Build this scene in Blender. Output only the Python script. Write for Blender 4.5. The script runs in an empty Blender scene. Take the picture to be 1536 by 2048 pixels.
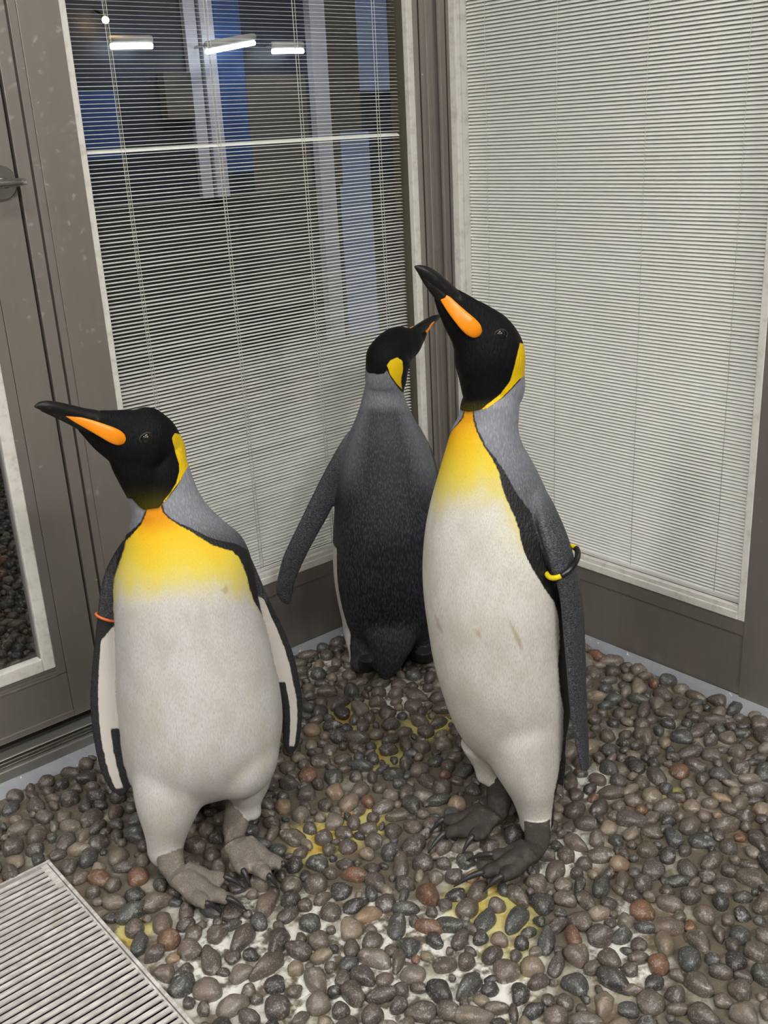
import bpy, bmesh, math, random
import numpy as np
from mathutils import Vector, Matrix, kdtree, noise

# ------------------------------------------------------------------ camera, light, exposure
sc = bpy.context.scene
COL = sc.collection
FPX, CX, CY = 2060.0, 768.0, 1024.0
RM = np.array([[0.7544, -0.2643, 0.6009],
               [-0.6546, -0.2310, 0.7199],
               [-0.0514, -0.9364, -0.3473]])
_u, _s, _vt = np.linalg.svd(RM)
RM = _u @ _vt                                        # columns: camera right, down, forward in the world
CAM = np.array([-1.696, -1.778, 1.12])
cd = bpy.data.cameras.new('camera')
cd.sensor_fit = 'HORIZONTAL'
cd.sensor_width = 36.0
cd.lens = FPX / 1536.0 * 36.0
cd.clip_start = 0.02
camo = bpy.data.objects.new('camera', cd)
COL.objects.link(camo)
mw = Matrix.Identity(4)
for i in range(3):
    mw[i][0] = RM[i, 0]
    mw[i][1] = -RM[i, 1]
    mw[i][2] = -RM[i, 2]
    mw[i][3] = CAM[i]
camo.matrix_world = mw
sc.camera = camo

w = bpy.data.worlds.new('world')
sc.world = w
w.use_nodes = True
w.node_tree.nodes['Background'].inputs[0].default_value = (0.75, 0.8, 0.9, 1)
w.node_tree.nodes['Background'].inputs[1].default_value = 0.25
sc.view_settings.view_transform = 'Standard'
sc.view_settings.look = 'None'
sc.view_settings.gamma = 1.0
sc.view_settings.use_curve_mapping = False
sc.view_settings.exposure = 0.0
sc.cycles.max_bounces = 6
sc.cycles.diffuse_bounces = 3
sc.cycles.glossy_bounces = 3
sc.cycles.transparent_max_bounces = 8
sc.cycles.caustics_reflective = False
sc.cycles.caustics_refractive = False
PANELS = [(-1.35, -1.3, 1.2, 0.3, 22.0), (-2.9, -2.9, 1.2, 0.3, 44.0), (-1.1, -3.4, 1.2, 0.3, 76.0), (-3.6, -1.1, 1.2, 0.3, 44.0), (-1.8, 1.5, 0.6, 0.3, 26.0), (1.5, 1.5, 0.9, 0.3, 24.0)]  # last two: unseen lights added to brighten the room beyond the glazing
CEIL = 2.55

rng = random.Random(7)
nrg = np.random.default_rng(7)

# ------------------------------------------------------------------ pixel -> world helpers
def ray(x, y):
    return RM @ np.array([x - CX, y - CY, FPX])
def ground(x, y, z=0.0):
    d = ray(x, y); return CAM + d * ((z - CAM[2]) / d[2])
def onleft(x, y, y0=0.0):
    d = ray(x, y); return CAM + d * ((y0 - CAM[1]) / d[1])
def onright(x, y, x0=0.0):
    d = ray(x, y); return CAM + d * ((x0 - CAM[0]) / d[0])
def project(P):
    q = (np.asarray(P) - CAM) @ RM
    return np.stack([q[..., 0] / q[..., 2] * FPX + CX, q[..., 1] / q[..., 2] * FPX + CY], -1)

# ------------------------------------------------------------------ node helpers
class NT:
    def __init__(s, name):
        s.m = bpy.data.materials.new(name); s.m.use_nodes = True
        s.t = s.m.node_tree; s.t.nodes.clear()
        s.out = s.t.nodes.new('ShaderNodeOutputMaterial')
    def n(s, typ, **kw):
        nd = s.t.nodes.new(typ)
        for k, v in kw.items(): setattr(nd, k, v)
        return nd
    def set(s, sock, v):
        if isinstance(v, bpy.types.NodeSocket): s.t.links.new(v, sock)
        elif isinstance(v, (int, float)): sock.default_value = v
        else:
            v = tuple(v)
            try: sock.default_value = v
            except Exception: sock.default_value = v + (1.0,)
    def math(s, op, a, b=0.0, c=None, clamp=False):
        nd = s.n('ShaderNodeMath', operation=op); nd.use_clamp = clamp
        s.set(nd.inputs[0], a); s.set(nd.inputs[1], b)
        if c is not None: s.set(nd.inputs[2], c)
        return nd.outputs[0]
    def mix(s, f, a, b, blend='MIX'):
        nd = s.n('ShaderNodeMix', data_type='RGBA', blend_type=blend)
        s.set(nd.inputs[0], f); s.set(nd.inputs[6], a); s.set(nd.inputs[7], b)
        return nd.outputs[2]
    def smooth(s, v, lo, hi, o0=0.0, o1=1.0):
        nd = s.n('ShaderNodeMapRange', interpolation_type='SMOOTHSTEP')
        s.set(nd.inputs[0], v); s.set(nd.inputs[1], lo); s.set(nd.inputs[2], hi); s.set(nd.inputs[3], o0); s.set(nd.inputs[4], o1)
        return nd.outputs[0]
    def ramp(s, v, stops, interp='LINEAR'):
        nd = s.n('ShaderNodeValToRGB'); cr = nd.color_ramp; cr.interpolation = interp
        while len(cr.elements) > 1: cr.elements.remove(cr.elements[0])
        cr.elements[0].position = stops[0][0]; cr.elements[0].color = tuple(stops[0][1]) + (1,)
        for p, c in stops[1:]:
            e = cr.elements.new(p); e.color = tuple(c) + (1,)
        s.set(nd.inputs[0], v); return nd.outputs[0]
    def coord(s, which='Object', scale=(1, 1, 1), rot=(0, 0, 0), loc=(0, 0, 0)):
        tc = s.n('ShaderNodeTexCoord'); mp = s.n('ShaderNodeMapping')
        s.t.links.new(tc.outputs[which], mp.inputs[0])
        mp.inputs[1].default_value = loc; mp.inputs[2].default_value = rot; mp.inputs[3].default_value = scale
        return mp.outputs[0]
    def wpos(s, scale=(1, 1, 1)):
        g = s.n('ShaderNodeNewGeometry'); mp = s.n('ShaderNodeMapping')
        s.t.links.new(g.outputs['Position'], mp.inputs[0]); mp.inputs[3].default_value = scale
        return mp.outputs[0]
    def noise(s, vec, scale, detail=2.0, rough=0.5, out='Fac', dist=0.0):
        nd = s.n('ShaderNodeTexNoise'); s.set(nd.inputs['Vector'], vec)
        s.set(nd.inputs['Scale'], scale); s.set(nd.inputs['Detail'], detail); s.set(nd.inputs['Roughness'], rough); s.set(nd.inputs['Distortion'], dist)
        return nd.outputs[out]
    def voro(s, vec, scale, feature='F1', out='Distance', rand=1.0):
        nd = s.n('ShaderNodeTexVoronoi', feature=feature); s.set(nd.inputs['Vector'], vec); s.set(nd.inputs['Scale'], scale); s.set(nd.inputs['Randomness'], rand)
        return nd.outputs[out]
    def attr(s, name, out='Fac'):
        nd = s.n('ShaderNodeAttribute', attribute_name=name); return nd.outputs[out]
    def bump(s, h, strength=0.3, dist=0.001):
        nd = s.n('ShaderNodeBump'); s.set(nd.inputs['Strength'], strength); s.set(nd.inputs['Distance'], dist); s.set(nd.inputs['Height'], h)
        return nd.outputs[0]
    def bsdf(s, color, rough=0.5, metal=0.0, normal=None, spec=0.5, **kw):
        b = s.n('ShaderNodeBsdfPrincipled')
        s.set(b.inputs['Base Color'], color); s.set(b.inputs['Roughness'], rough); s.set(b.inputs['Metallic'], metal)
        s.set(b.inputs['Specular IOR Level'], spec)
        for k, v in kw.items(): s.set(b.inputs[k], v)
        if normal is not None: s.set(b.inputs['Normal'], normal)
        s.t.links.new(b.outputs[0], s.out.inputs[0]); return b

def plain(name, col, rough=0.5, metal=0.0, spec=0.5):
    t = NT(name); t.bsdf(col, rough, metal, spec=spec); return t.m

def mat_frame():
    t = NT('anodised_frame')
    v = t.wpos((1, 1, 1))
    big = t.noise(v, 9.0, 4.0, 0.6)
    specks = t.smooth(t.noise(v, 70.0, 3.0, 0.6), 0.60, 0.72)
    sm = t.smooth(t.noise(t.wpos((60, 60, 4)), 1.0, 3.0, 0.6), 0.35, 0.75)
    c = t.mix(t.math('MULTIPLY', big, 0.5), (0.38, 0.348, 0.312), (0.48, 0.450, 0.415))
    c = t.mix(t.math('MULTIPLY', specks, 0.30), c, (0.42, 0.41, 0.40))
    c = t.mix(t.math('MULTIPLY', sm, 0.05), c, (0.12, 0.10, 0.09))
    spots = t.smooth(t.voro(v, 26.0), 0.045, 0.075, 1.0, 0.0)
    pick = t.smooth(t.noise(v, 9.0, 2.0), 0.55, 0.62)
    c = t.mix(t.math('MULTIPLY', spots, pick), c, (0.7, 0.7, 0.68))
    r = t.math('ADD', 0.34, t.math('MULTIPLY', specks, 0.25))
    t.bsdf(c, r, 0.72)
    return t.m

def mat_cream():
    t = NT('cream_bead')
    n = t.noise(t.wpos((1, 1, 1)), 40.0, 4.0, 0.65)
    c = t.mix(t.smooth(n, 0.45, 0.75), (0.74, 0.72, 0.67), (0.55, 0.53, 0.47))
    t.bsdf(c, 0.5); return t.m

def mat_slat():
    t = NT('blind_slat')
    n = t.noise(t.wpos((1, 1, 1)), 5.0, 3.0, 0.6)
    c = t.mix(n, (0.89, 0.885, 0.83), (0.93, 0.93, 0.89))
    t.bsdf(c, 0.42); return t.m

def mat_glass(name, ior, tint=(0.985, 0.99, 0.985)):
    t = NT(name)
    lw = t.n('ShaderNodeLayerWeight'); lw.inputs[0].default_value = 0.5
    f0 = ((ior - 1) / (ior + 1)) ** 2
    fr = t.math('ADD', f0, t.math('MULTIPLY', t.math('POWER', lw.outputs['Facing'], 5.0), 1 - f0))
    tr = t.n('ShaderNodeBsdfTransparent'); tr.inputs[0].default_value = tint + (1,)
    g = t.n('ShaderNodeBsdfGlossy'); g.inputs['Roughness'].default_value = 0.02; g.inputs[0].default_value = (1, 1, 1, 1)
    mx = t.n('ShaderNodeMixShader')
    t.t.links.new(fr, mx.inputs[0]); t.t.links.new(tr.outputs[0], mx.inputs[1]); t.t.links.new(g.outputs[0], mx.inputs[2])
    t.t.links.new(mx.outputs[0], t.out.inputs[0]); return t.m

def mat_emit(name, col, st):
    t = NT(name); e = t.n('ShaderNodeEmission'); e.inputs[0].default_value = col + (1,); e.inputs[1].default_value = st
    t.t.links.new(e.outputs[0], t.out.inputs[0]); return t.m

STAINS = [((705, 1640), 0.055, 1.0), ((640, 1668), 0.05, 1.0), ((620, 1690), 0.04, 0.8), ((860, 1445), 0.05, 0.9), ((760, 1500), 0.05, 0.7), ((960, 1795), 0.05, 1.0),
          ((1010, 1830), 0.045, 0.9), ((265, 1860), 0.03, 1.0), ((1340, 1590), 0.03, 0.5), ((700, 1430), 0.06, 0.5), ((1010, 1900), 0.04, 0.5)]
WHITES = [((870, 1860), 0.06), ((760, 1860), 0.09), ((600, 1850), 0.09), ((540, 1900), 0.11), ((1260, 1830), 0.04), ((1250, 1920), 0.06), ((1120, 1700), 0.07),
          ((660, 1970), 0.14), ((450, 1850), 0.1), ((1180, 1560), 0.06), ((930, 1700), 0.06), ((800, 1390), 0.07), ((640, 1330), 0.06), ((420, 1930), 0.1), ((960, 1950), 0.1)]
def mat_cement():
    t = NT('dirty_cement')
    v = t.wpos((1, 1, 1))
    n1 = t.noise(v, 28.0, 5.0, 0.65); n2 = t.noise(v, 220.0, 3.0, 0.6); n3 = t.noise(v, 6.0, 3.0, 0.6)
    c = t.mix(n1, (0.085, 0.070, 0.050), (0.20, 0.17, 0.125))
    c = t.mix(t.math('MULTIPLY', n2, 0.45), c, (0.05, 0.045, 0.035))
    c = t.mix(t.math('MULTIPLY', t.smooth(n3, 0.5, 0.7), 0.35), c, (0.19, 0.115, 0.045))
    g = t.n('ShaderNodeNewGeometry')
    def blobs(lst):
        acc = None
        for it in lst:
            p = ground(*it[0]); r = it[1]; amt = it[2] if len(it) > 2 else 1.0
            d = t.n('ShaderNodeVectorMath', operation='DISTANCE'); t.t.links.new(g.outputs['Position'], d.inputs[0]); d.inputs[1].default_value = (p[0], p[1], 0)
            dd = t.math('ADD', d.outputs['Value'], t.math('MULTIPLY', t.math('SUBTRACT', n1, 0.5), 0.10))
            m = t.math('MULTIPLY', t.smooth(dd, r * 0.55, r * 1.35, 1.0, 0.0), amt)
            acc = m if acc is None else t.math('MAXIMUM', acc, m)
        return acc
    wm = t.math('MULTIPLY', blobs(WHITES), t.smooth(t.noise(v, 45.0, 3.0, 0.6), 0.38, 0.58))
    c = t.mix(t.math('MULTIPLY', wm, 0.95), c, (0.76, 0.75, 0.69))
    base = t.smooth(t.noise(v, 17.0, 4.0, 0.6), 0.52, 0.66)
    c = t.mix(t.math('MULTIPLY', base, 0.55), c, (0.48, 0.45, 0.37))
    ym = blobs(STAINS)
    yc = t.mix(t.smooth(n1, 0.45, 0.62), (0.62, 0.56, 0.20), (0.60, 0.36, 0.02))
    c = t.mix(t.math('MULTIPLY', ym, 0.85), c, yc)
    t.bsdf(c, 0.42, normal=t.bump(t.math('ADD', n1, t.math('MULTIPLY', n2, 0.4)), 0.6, 0.004))
    return t.m

def mat_pebble(name, use_attr):
    t = NT(name)
    if use_attr: r = t.attr('tone')
    else:
        oi = t.n('ShaderNodeObjectInfo'); r = oi.outputs['Random']
    v = t.wpos((1, 1, 1))
    c = t.ramp(r, [(0.0, (0.034, 0.033, 0.034)), (0.08, (0.082, 0.070, 0.060)), (0.24, (0.058, 0.051, 0.047)), (0.36, (0.13, 0.115, 0.098)), (0.46, (0.072, 0.061, 0.055)),
                   (0.56, (0.105, 0.088, 0.074)), (0.66, (0.05, 0.054, 0.056)), (0.74, (0.16, 0.135, 0.105)), (0.80, (0.07, 0.057, 0.054)), (0.86, (0.12, 0.066, 0.042)), (0.885, (0.068, 0.06, 0.06)),
                   (0.93, (0.045, 0.05, 0.046)), (0.965, (0.20, 0.145, 0.10)), (0.985, (0.085, 0.075, 0.068)), (1.0, (0.04, 0.042, 0.046))], 'CONSTANT')
    c = t.mix(1.0, c, (1.08, 1.02, 0.97), 'MULTIPLY')
    grain = t.noise(v, 420.0, 2.0, 0.6); patch = t.noise(v, 60.0, 3.0, 0.6)
    c = t.mix(t.smooth(patch, 0.4, 0.75), c, t.mix(1.0, c, (1.5, 1.42, 1.30), 'MULTIPLY'))
    c = t.mix(t.math('MULTIPLY', t.smooth(grain, 0.55, 0.68), 0.55), c, (0.34, 0.32, 0.29))
    c = t.mix(t.math('MULTIPLY', t.smooth(t.noise(v, 900.0, 2.0, 0.7), 0.58, 0.72), 0.5), c, (0.012, 0.011, 0.010))
    drop = t.math('MULTIPLY', t.smooth(t.noise(v, 42.0, 6.0, 0.75), 0.56, 0.72), 0.6)
    c = t.mix(drop, c, (0.60, 0.58, 0.53))
    rough = t.math('ADD', 0.20, t.math('MULTIPLY', patch, 0.45))
    t.bsdf(c, rough, normal=t.bump(t.math('ADD', t.math('MULTIPLY', grain, 0.6), patch), 0.4, 0.0020), **{'Coat Weight': 0.15, 'Coat Roughness': 0.18})
    return t.m

def mat_grate():
    t = NT('grate_bar')
    v = t.wpos((3, 9, 1))
    n = t.noise(v, 9.0, 4.0, 0.65); n2 = t.noise(t.wpos((1, 1, 1)), 70.0, 3.0, 0.6)
    c = t.mix(t.smooth(n, 0.35, 0.7), (0.42, 0.39, 0.37), (0.70, 0.67, 0.64))
    c = t.mix(t.math('MULTIPLY', t.smooth(n2, 0.58, 0.75), 0.5), c, (0.42, 0.34, 0.17))
    t.bsdf(c, 0.5, normal=t.bump(n2, 0.2, 0.001)); return t.m

M = dict(frame=mat_frame(), cream=mat_cream(), slat=mat_slat(), pane=mat_glass('window_glass', 1.42), dpane=mat_glass('door_glass', 1.6, (0.72, 0.74, 0.74)),
         black=plain('black_gap', (0.006, 0.006, 0.006), 0.7), steel=plain('steel', (0.55, 0.54, 0.52), 0.24, 1.0), alu=plain('threshold_metal', (0.62, 0.60, 0.57), 0.36, 0.85),
         seal=None, cement=mat_cement(), pebA=mat_pebble('pebble_stone', False), pebB=mat_pebble('pebble_bed_stone', True), grate=mat_grate(),
         cord=plain('blind_cord', (0.75, 0.75, 0.70), 0.7), white=plain('white_paint', (0.62, 0.62, 0.60), 0.6), ceil=plain('ceiling_paint', (0.50, 0.50, 0.49), 0.7),
         navy=plain('navy_paint', (0.020, 0.028, 0.058), 0.5), blue=plain('blue_paint', (0.03, 0.09, 0.30), 0.5), dado=plain('grey_dado', (0.045, 0.045, 0.05), 0.6),
         pale=mat_emit('reflection_glow', (0.40, 0.52, 0.85), 0.16), lilac=plain('lilac_white_paint', (0.62, 0.64, 0.78), 0.5), taupe=plain('taupe_paint', (0.10, 0.09, 0.085), 0.6),  # pale: added glow in place of a reflection in the glass
         seam=plain('dark_seam', (0.03, 0.026, 0.022), 0.6), grey=plain('grey_paint', (0.22, 0.22, 0.215), 0.6), channel=plain('bronze_channel', (0.11, 0.095, 0.06), 0.5, 0.3))
def mat_seal():
    t = NT('grey_sealant'); v = t.wpos((1, 1, 1)); n = t.noise(v, 30.0, 4.0, 0.6)
    c = t.mix(n, (0.22, 0.235, 0.26), (0.34, 0.36, 0.39)); sp = t.smooth(t.noise(v, 90.0, 3.0, 0.6), 0.66, 0.70)
    c = t.mix(sp, c, (0.75, 0.75, 0.73)); t.bsdf(c, 0.35, normal=t.bump(n, 0.3, 0.003)); return t.m
M['seal'] = mat_seal()

# ------------------------------------------------------------------ object helpers
def tag(o, label=None, cat=None, group=None, kind=None):
    if label: o['label'] = label
    if cat: o['category'] = cat
    if group: o['group'] = group
    if kind: o['kind'] = kind
    return o
def empty(name, loc=(0, 0, 0), parent=None):
    o = bpy.data.objects.new(name, None); o.location = loc; o.empty_display_size = 0.05; COL.objects.link(o)
    if parent: o.parent = parent
    return o
def link(name, me, mat, parent=None, smooth=False):
    if mat and not me.materials: me.materials.append(mat)
    if smooth: me.polygons.foreach_set('use_smooth', [True] * len(me.polygons))
    o = bpy.data.objects.new(name, me); COL.objects.link(o)
    if parent:
        o.parent = parent
        if parent.type == 'EMPTY': o.matrix_parent_inverse = Matrix.Translation(-parent.location)
    return o
def mesh(name, verts, faces):
    me = bpy.data.meshes.new(name); me.from_pydata([tuple(map(float, v)) for v in verts], [], [tuple(map(int, f)) for f in faces]); me.update(); return me
def box_data(x0, x1, y0, y1, z0, z1):
    v = [(x0, y0, z0), (x1, y0, z0), (x1, y1, z0), (x0, y1, z0), (x0, y0, z1), (x1, y0, z1), (x1, y1, z1), (x0, y1, z1)]
    f = [(0, 3, 2, 1), (4, 5, 6, 7), (0, 1, 5, 4), (1, 2, 6, 5), (2, 3, 7, 6), (3, 0, 4, 7)]
    return v, f
def box(name, x0, x1, y0, y1, z0, z1, mat, parent=None, bevel=0.0):
    v, f = box_data(min(x0, x1), max(x0, x1), min(y0, y1), max(y0, y1), min(z0, z1), max(z0, z1))
    me = mesh(name, v, f)
    if bevel > 0:
        bm = bmesh.new(); bm.from_mesh(me); bmesh.ops.bevel(bm, geom=bm.edges[:], offset=bevel, segments=2, affect='EDGES', profile=0.6); bm.to_mesh(me); bm.free()
    return link(name, me, mat, parent)
def tube(name, pts, rad, mat, parent=None, seg=8, closed=False):
    v, f = tube_data(pts, rad, seg, closed); return link(name, mesh(name, v, f), mat, parent, True)
def tube_data(pts, rad, seg=8, closed=False):
    pts = [Vector(p) for p in pts]; n = len(pts); V = []; F = []
    rad = rad if hasattr(rad, '__len__') else [rad] * n
    up = None
    for i, p in enumerate(pts):
        if closed: tg = (pts[(i + 1) % n] - pts[i - 1]).normalized()
        else: tg = (pts[min(i + 1, n - 1)] - pts[max(i - 1, 0)]).normalized()
        if up is None: up = tg.orthogonal().normalized()
        up = (up - tg * up.dot(tg)).normalized(); s = tg.cross(up)
        for k in range(seg):
            a = 2 * math.pi * k / seg; V.append(p + (up * math.cos(a) + s * math.sin(a)) * rad[i])
    m = n if closed else n - 1
    for i in range(m):
        for k in range(seg):
            a, b = i * seg + k, i * seg + (k + 1) % seg; c, d = ((i + 1) % n) * seg + (k + 1) % seg, ((i + 1) % n) * seg + k
            F.append((a, b, c, d))
    if not closed:
        F.append(tuple(range(seg - 1, -1, -1))); F.append(tuple(range((n - 1) * seg, n * seg)))
    return V, F
def structure(o):
    o['kind'] = 'structure'; return o

# ------------------------------------------------------------------ room shell
TOP = 2.15
GX, GY = -1.236, -0.302
gx0 = -1.95; gy1 = -1.5
fv_ = []; ff_ = []
for bb in ((GX, 0.02, -4.6, 0.02), (0.02, 1.35, -4.6, -1.25), (-4.6, GX, GY, 0.02), (-4.6, gx0, gy1, GY), (-4.6, GX, -4.6, gy1)):
    v_, f_ = box_data(bb[0], bb[1], bb[2], bb[3], -0.16, -0.009); ff_ += [tuple(a + len(fv_) for a in q) for q in f_]; fv_ += v_
FLOOR = structure(link('floor', mesh('floor', fv_, ff_), M['cement']))
structure(box('ceiling', -4.6, 1.3, -4.6, 4.2, CEIL, CEIL + 0.05, M['ceil']))
structure(box('wall_back', -4.65, 1.3, -4.65, -4.6, -0.05, CEIL, M['grey']))
structure(box('wall_side', -4.65, -4.6, -4.6, 4.2, -0.05, CEIL, M['grey']))

# left wall -----------------------------------------------------------------
wl = structure(empty('wall_left', (-0.5, 0, 0)))
box('lintel', -4.6, 0.08, 0.0, 0.08, TOP, CEIL, M['frame'], wl)
# sections of the mullion between window and door, front faces stepped
box('mullion', -0.9286, -0.855, -0.004, 0.07, 0.0, TOP, M['frame'], wl, 0.0008)
box('mullion_strip', -0.943, -0.9288, -0.0015, 0.07, 0.0, TOP, M['frame'], wl, 0.0006)
box('groove', -0.949, -0.943, 0.012, 0.07, 0.0, TOP, M['frame'], wl)
box('flange', -0.972, -0.949, -0.005, 0.07, 0.0, TOP, M['frame'], wl, 0.001)
box('shadow_gap', -0.984, -0.972, 0.02, 0.07, 0.05, TOP, M['black'], wl)
box('kick_panel', -0.855, -0.06, 0.002, 0.07, 0.0, 0.19, M['frame'], wl, 0.0006)
box('kick_trim', -0.855, -0.06, -0.001, 0.004, 0.158, 0.19, M['frame'], wl, 0.0006)
# corner post
cp = structure(empty('trim_1', (0, 0, 0)))
box('post_core', -0.0205, 0.08, -0.0155, 0.08, 0.0, TOP, M['frame'], cp)
box('post_face', -0.060, -0.0205, -0.002, 0.07, 0.0, TOP, M['frame'], cp, 0.0008)
box('post_groove', -0.046, -0.043, -0.0032, 0.0, 0.0, TOP, M['seam'], cp)
box('post_rib', -0.030, -0.020, -0.010, 0.0, 0.0, TOP, M['frame'], cp, 0.0015)
box('post_face', -0.002, 0.07, -0.050, -0.0155, 0.0, TOP, M['frame'], cp, 0.0008)
box('post_rib', -0.009, 0.0, -0.030, -0.022, 0.0, TOP, M['frame'], cp, 0.0015)
box('post_seam', -0.0032, 0.0, -0.0425, -0.0405, 0.0, TOP, M['seam'], cp)
# sealant fillets
def fillet(name, pts_bottom, along, length, out, mat):
    # wavy strip of sealant lying in the angle between wall and floor
    V = []; F = []; n = 60
    for i in range(n + 1):
        t = i / n; p = Vector(pts_bottom) + Vector(along) * (length * t)
        wv = 0.019 + 0.005 * math.sin(9 * t + 1) + 0.004 * math.sin(31 * t)
        o = Vector(out)
        for (k, z) in ((0.0, 0.012), (0.35, 0.004), (1.0, -0.004), (1.15, -0.0095)):
            V.append(p + o * (wv * k) + Vector((0, 0, z)))
    for i in range(n):
        for k in range(3):
            a = i * 4 + k; F.append((a, a + 1, a + 5, a + 4))
    return structure(link(name, mesh(name, V, F), mat, None, True))

# window unit builder -------------------------------------------------------
def window_unit(name, side, a0, a1, z0, z1, bead_a0, bead_a1):
    """side 'L': wall y=0 running along x; side 'R': wall x=0 running along y. a = coordinate along the wall."""
    w_ = structure(empty(name, (0.5 * (a0 + a1), 0, 0) if side == 'L' else (0, 0.5 * (a0 + a1), 0)))
    def bx(nm, p0, p1, d0, d1, q0, q1, mat, bev=0.0):
        if side == 'L': return box(nm, p0, p1, d0, d1, q0, q1, mat, w_, bev)
        return box(nm, d0, d1, p0, p1, q0, q1, mat, w_, bev)
    bx('bead', a0 - bead_a0, a0, -0.002, 0.013, z0 - 0.016, z1, M['cream'], 0.002)
    bx('bead', a1, a1 + bead_a1, -0.002, 0.013, z0 - 0.016, z1, M['cream'], 0.002)
    bx('bead', a0, a1, -0.003, 0.013, z0 - 0.016, z0 + 0.001, M['cream'], 0.002)
    bx('bead_lip', a0, a1, -0.0005, 0.012, z0 + 0.001, z0 + 0.011, M['cream'], 0.001)
    bx('bead', a0, a1, -0.002, 0.013, z1, z1 + 0.016, M['cream'], 0.002)
    bx('side_channel', a0 - 0.003, a0 + 0.0005, 0.013, 0.06, z0, z1, M['channel' if side == 'L' else 'cream'])
    bx('side_channel', a1 - 0.0005, a1 + 0.003, 0.013, 0.06, z0, z1, M['channel' if side == 'L' else 'cream'])
    if side == 'L': link('pane', mesh('pane', [(a0, 0.011, z0), (a1, 0.011, z0), (a1, 0.011, z1), (a0, 0.011, z1)], [(0, 1, 2, 3)]), M['pane'], w_)
    else: link('pane', mesh('pane', [(0.011, a0, z0), (0.011, a1, z0), (0.011, a1, z1), (0.011, a0, z1)], [(3, 2, 1, 0)]), M['pane'], w_)
    return w_
ZB = 0.206
window_unit('window_1', 'L', -0.842, -0.0775, ZB, TOP - 0.016, 0.013, 0.0175)
window_unit('window_2', 'R', -0.818, -0.0705, ZB - 0.013, TOP - 0.016, 0.0155, 0.0205)

def blind(name, side, a0, a1, z0, z1, tilt, odd, cords, label, group, lean):
    ctr = 0.034
    root = empty(name, ((a0 + a1) / 2, ctr, z0) if side == 'L' else (ctr, (a0 + a1) / 2, z0))
    tag(root, label, 'blind')
    wd = 0.0115; pitch = 0.00722; L = a1 - a0
    def slat_mesh(tl, nm):
        V = []; F = []; n = 6
        for i in range(n + 1):
            u = (i / n - 0.5); y = u * wd; z = 0.0006 * (1 - (2 * u) ** 2)
            yy = y * math.cos(tl) - z * math.sin(tl); zz = y * math.sin(tl) + z * math.cos(tl)
            for s in (-0.5, 0.5):
                V.append((s * L, yy, zz) if side == 'L' else (yy, s * L, zz))
        for i in range(n): F.append((2 * i, 2 * i + 1, 2 * i + 3, 2 * i + 2))
        return mesh(nm, V, F)
    me = slat_mesh(tilt, 'slat'); me.materials.append(M['slat']); me.polygons.foreach_set('use_smooth', [True] * len(me.polygons))
    mo = slat_mesh(tilt + math.radians(32), 'slat_turned'); mo.materials.append(M['slat'])
    n = int((z1 - z0) / pitch)
    for i in range(n):
        z = z0 + (i + 0.5) * pitch
        o = bpy.data.objects.new('slat', mo if (odd and abs(z - odd) < pitch * 0.5) else me)
        COL.objects.link(o); o.parent = root
        o.location = (0, rng.uniform(-.0003, .0003), z - z0)
        j = rng.gauss(0, 0.02)
        o.rotation_euler = (j, 0, rng.gauss(0, 0.0003)) if side == 'L' else (0, j, rng.gauss(0, 0.0003))
    if side == 'L': box('bottom_rail', a0 + 0.001, a1 - 0.001, ctr - 0.006, ctr + 0.006, z0 - 0.009, z0 - 0.001, M['slat'], root, 0.001)
    else: box('bottom_rail', ctr - 0.006, ctr + 0.006, a0 + 0.001, a1 - 0.001, z0 - 0.009, z0 - 0.001, M['slat'], root, 0.001)
    for (c, offs) in cords:
        for (da, dd) in offs:
            p = [((c + da), ctr + dd, z0 - 0.004), ((c + da), ctr + dd, z1)] if side == 'L' else [(ctr + dd, c + da, z0 - 0.004), (ctr + dd, c + da, z1)]
            tube('ladder_cord', p, 0.00055, M['cord'], root, 5)
    return root
cl = [onleft(p, 0, 0.03)[0] for p in (208, 410, 586, 745)]
pairs = [(-0.005, -0.0056), (0.002, -0.0056), (0.004, 0.0056)]
blind('venetian_blind', 'L', -0.841, -0.083, ZB + 0.012, TOP - 0.03, math.radians(5.5), 1.112, [(c, pairs) for c in cl],
      'venetian blind of thin open cream slats inside the window beside the door', None, 0)
cr_ = [onright(p, 0, 0.03)[1] for p in (969, 1115, 1300, 1506)]
blind('venetian_blind', 'R', -0.817, -0.0715, ZB - 0.001, TOP - 0.03, math.radians(47), None, [(c, [(0.0, -0.0045), (0.004, 0.004)]) for c in cr_],
      'venetian blind of nearly closed cream slats inside the window right of the corner post', None, 0)

# right wall ----------------------------------------------------------------
wr = structure(empty('wall_right', (0, -0.5, 0)))
box('kick_panel', 0.002, 0.07, -0.8335, -0.050, 0.0, 0.1772, M['frame'], wr, 0.0006)
box('kick_trim', -0.0005, 0.004, -0.8335, -0.050, 0.146, 0.1772, M['frame'], wr, 0.0006)
box('end_post', -0.002, 0.07, -1.25, -0.8336, 0.0, TOP, M['frame'], wr, 0.001)
box('return_panel', 0.0, 1.3, -1.25, -1.2, 0.0, CEIL, M['grey'], wr)
box('lintel', 0.0, 0.08, -1.25, 0.0, TOP, CEIL, M['frame'], wr)
fillet('trim_2', (0.0, -0.02, 0), (0, -1, 0), 1.22, (-1, 0, 0), M['seal'])
fillet('trim_3', (-0.02, 0.0, 0), (-1, 0, 0), 0.93, (0, -1, 0), M['seal'])
fillet('trim_4', (-0.945, -0.034, 0), (-1, 0, 0), 1.2, (0, -1, 0), M['seal'])

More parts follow.
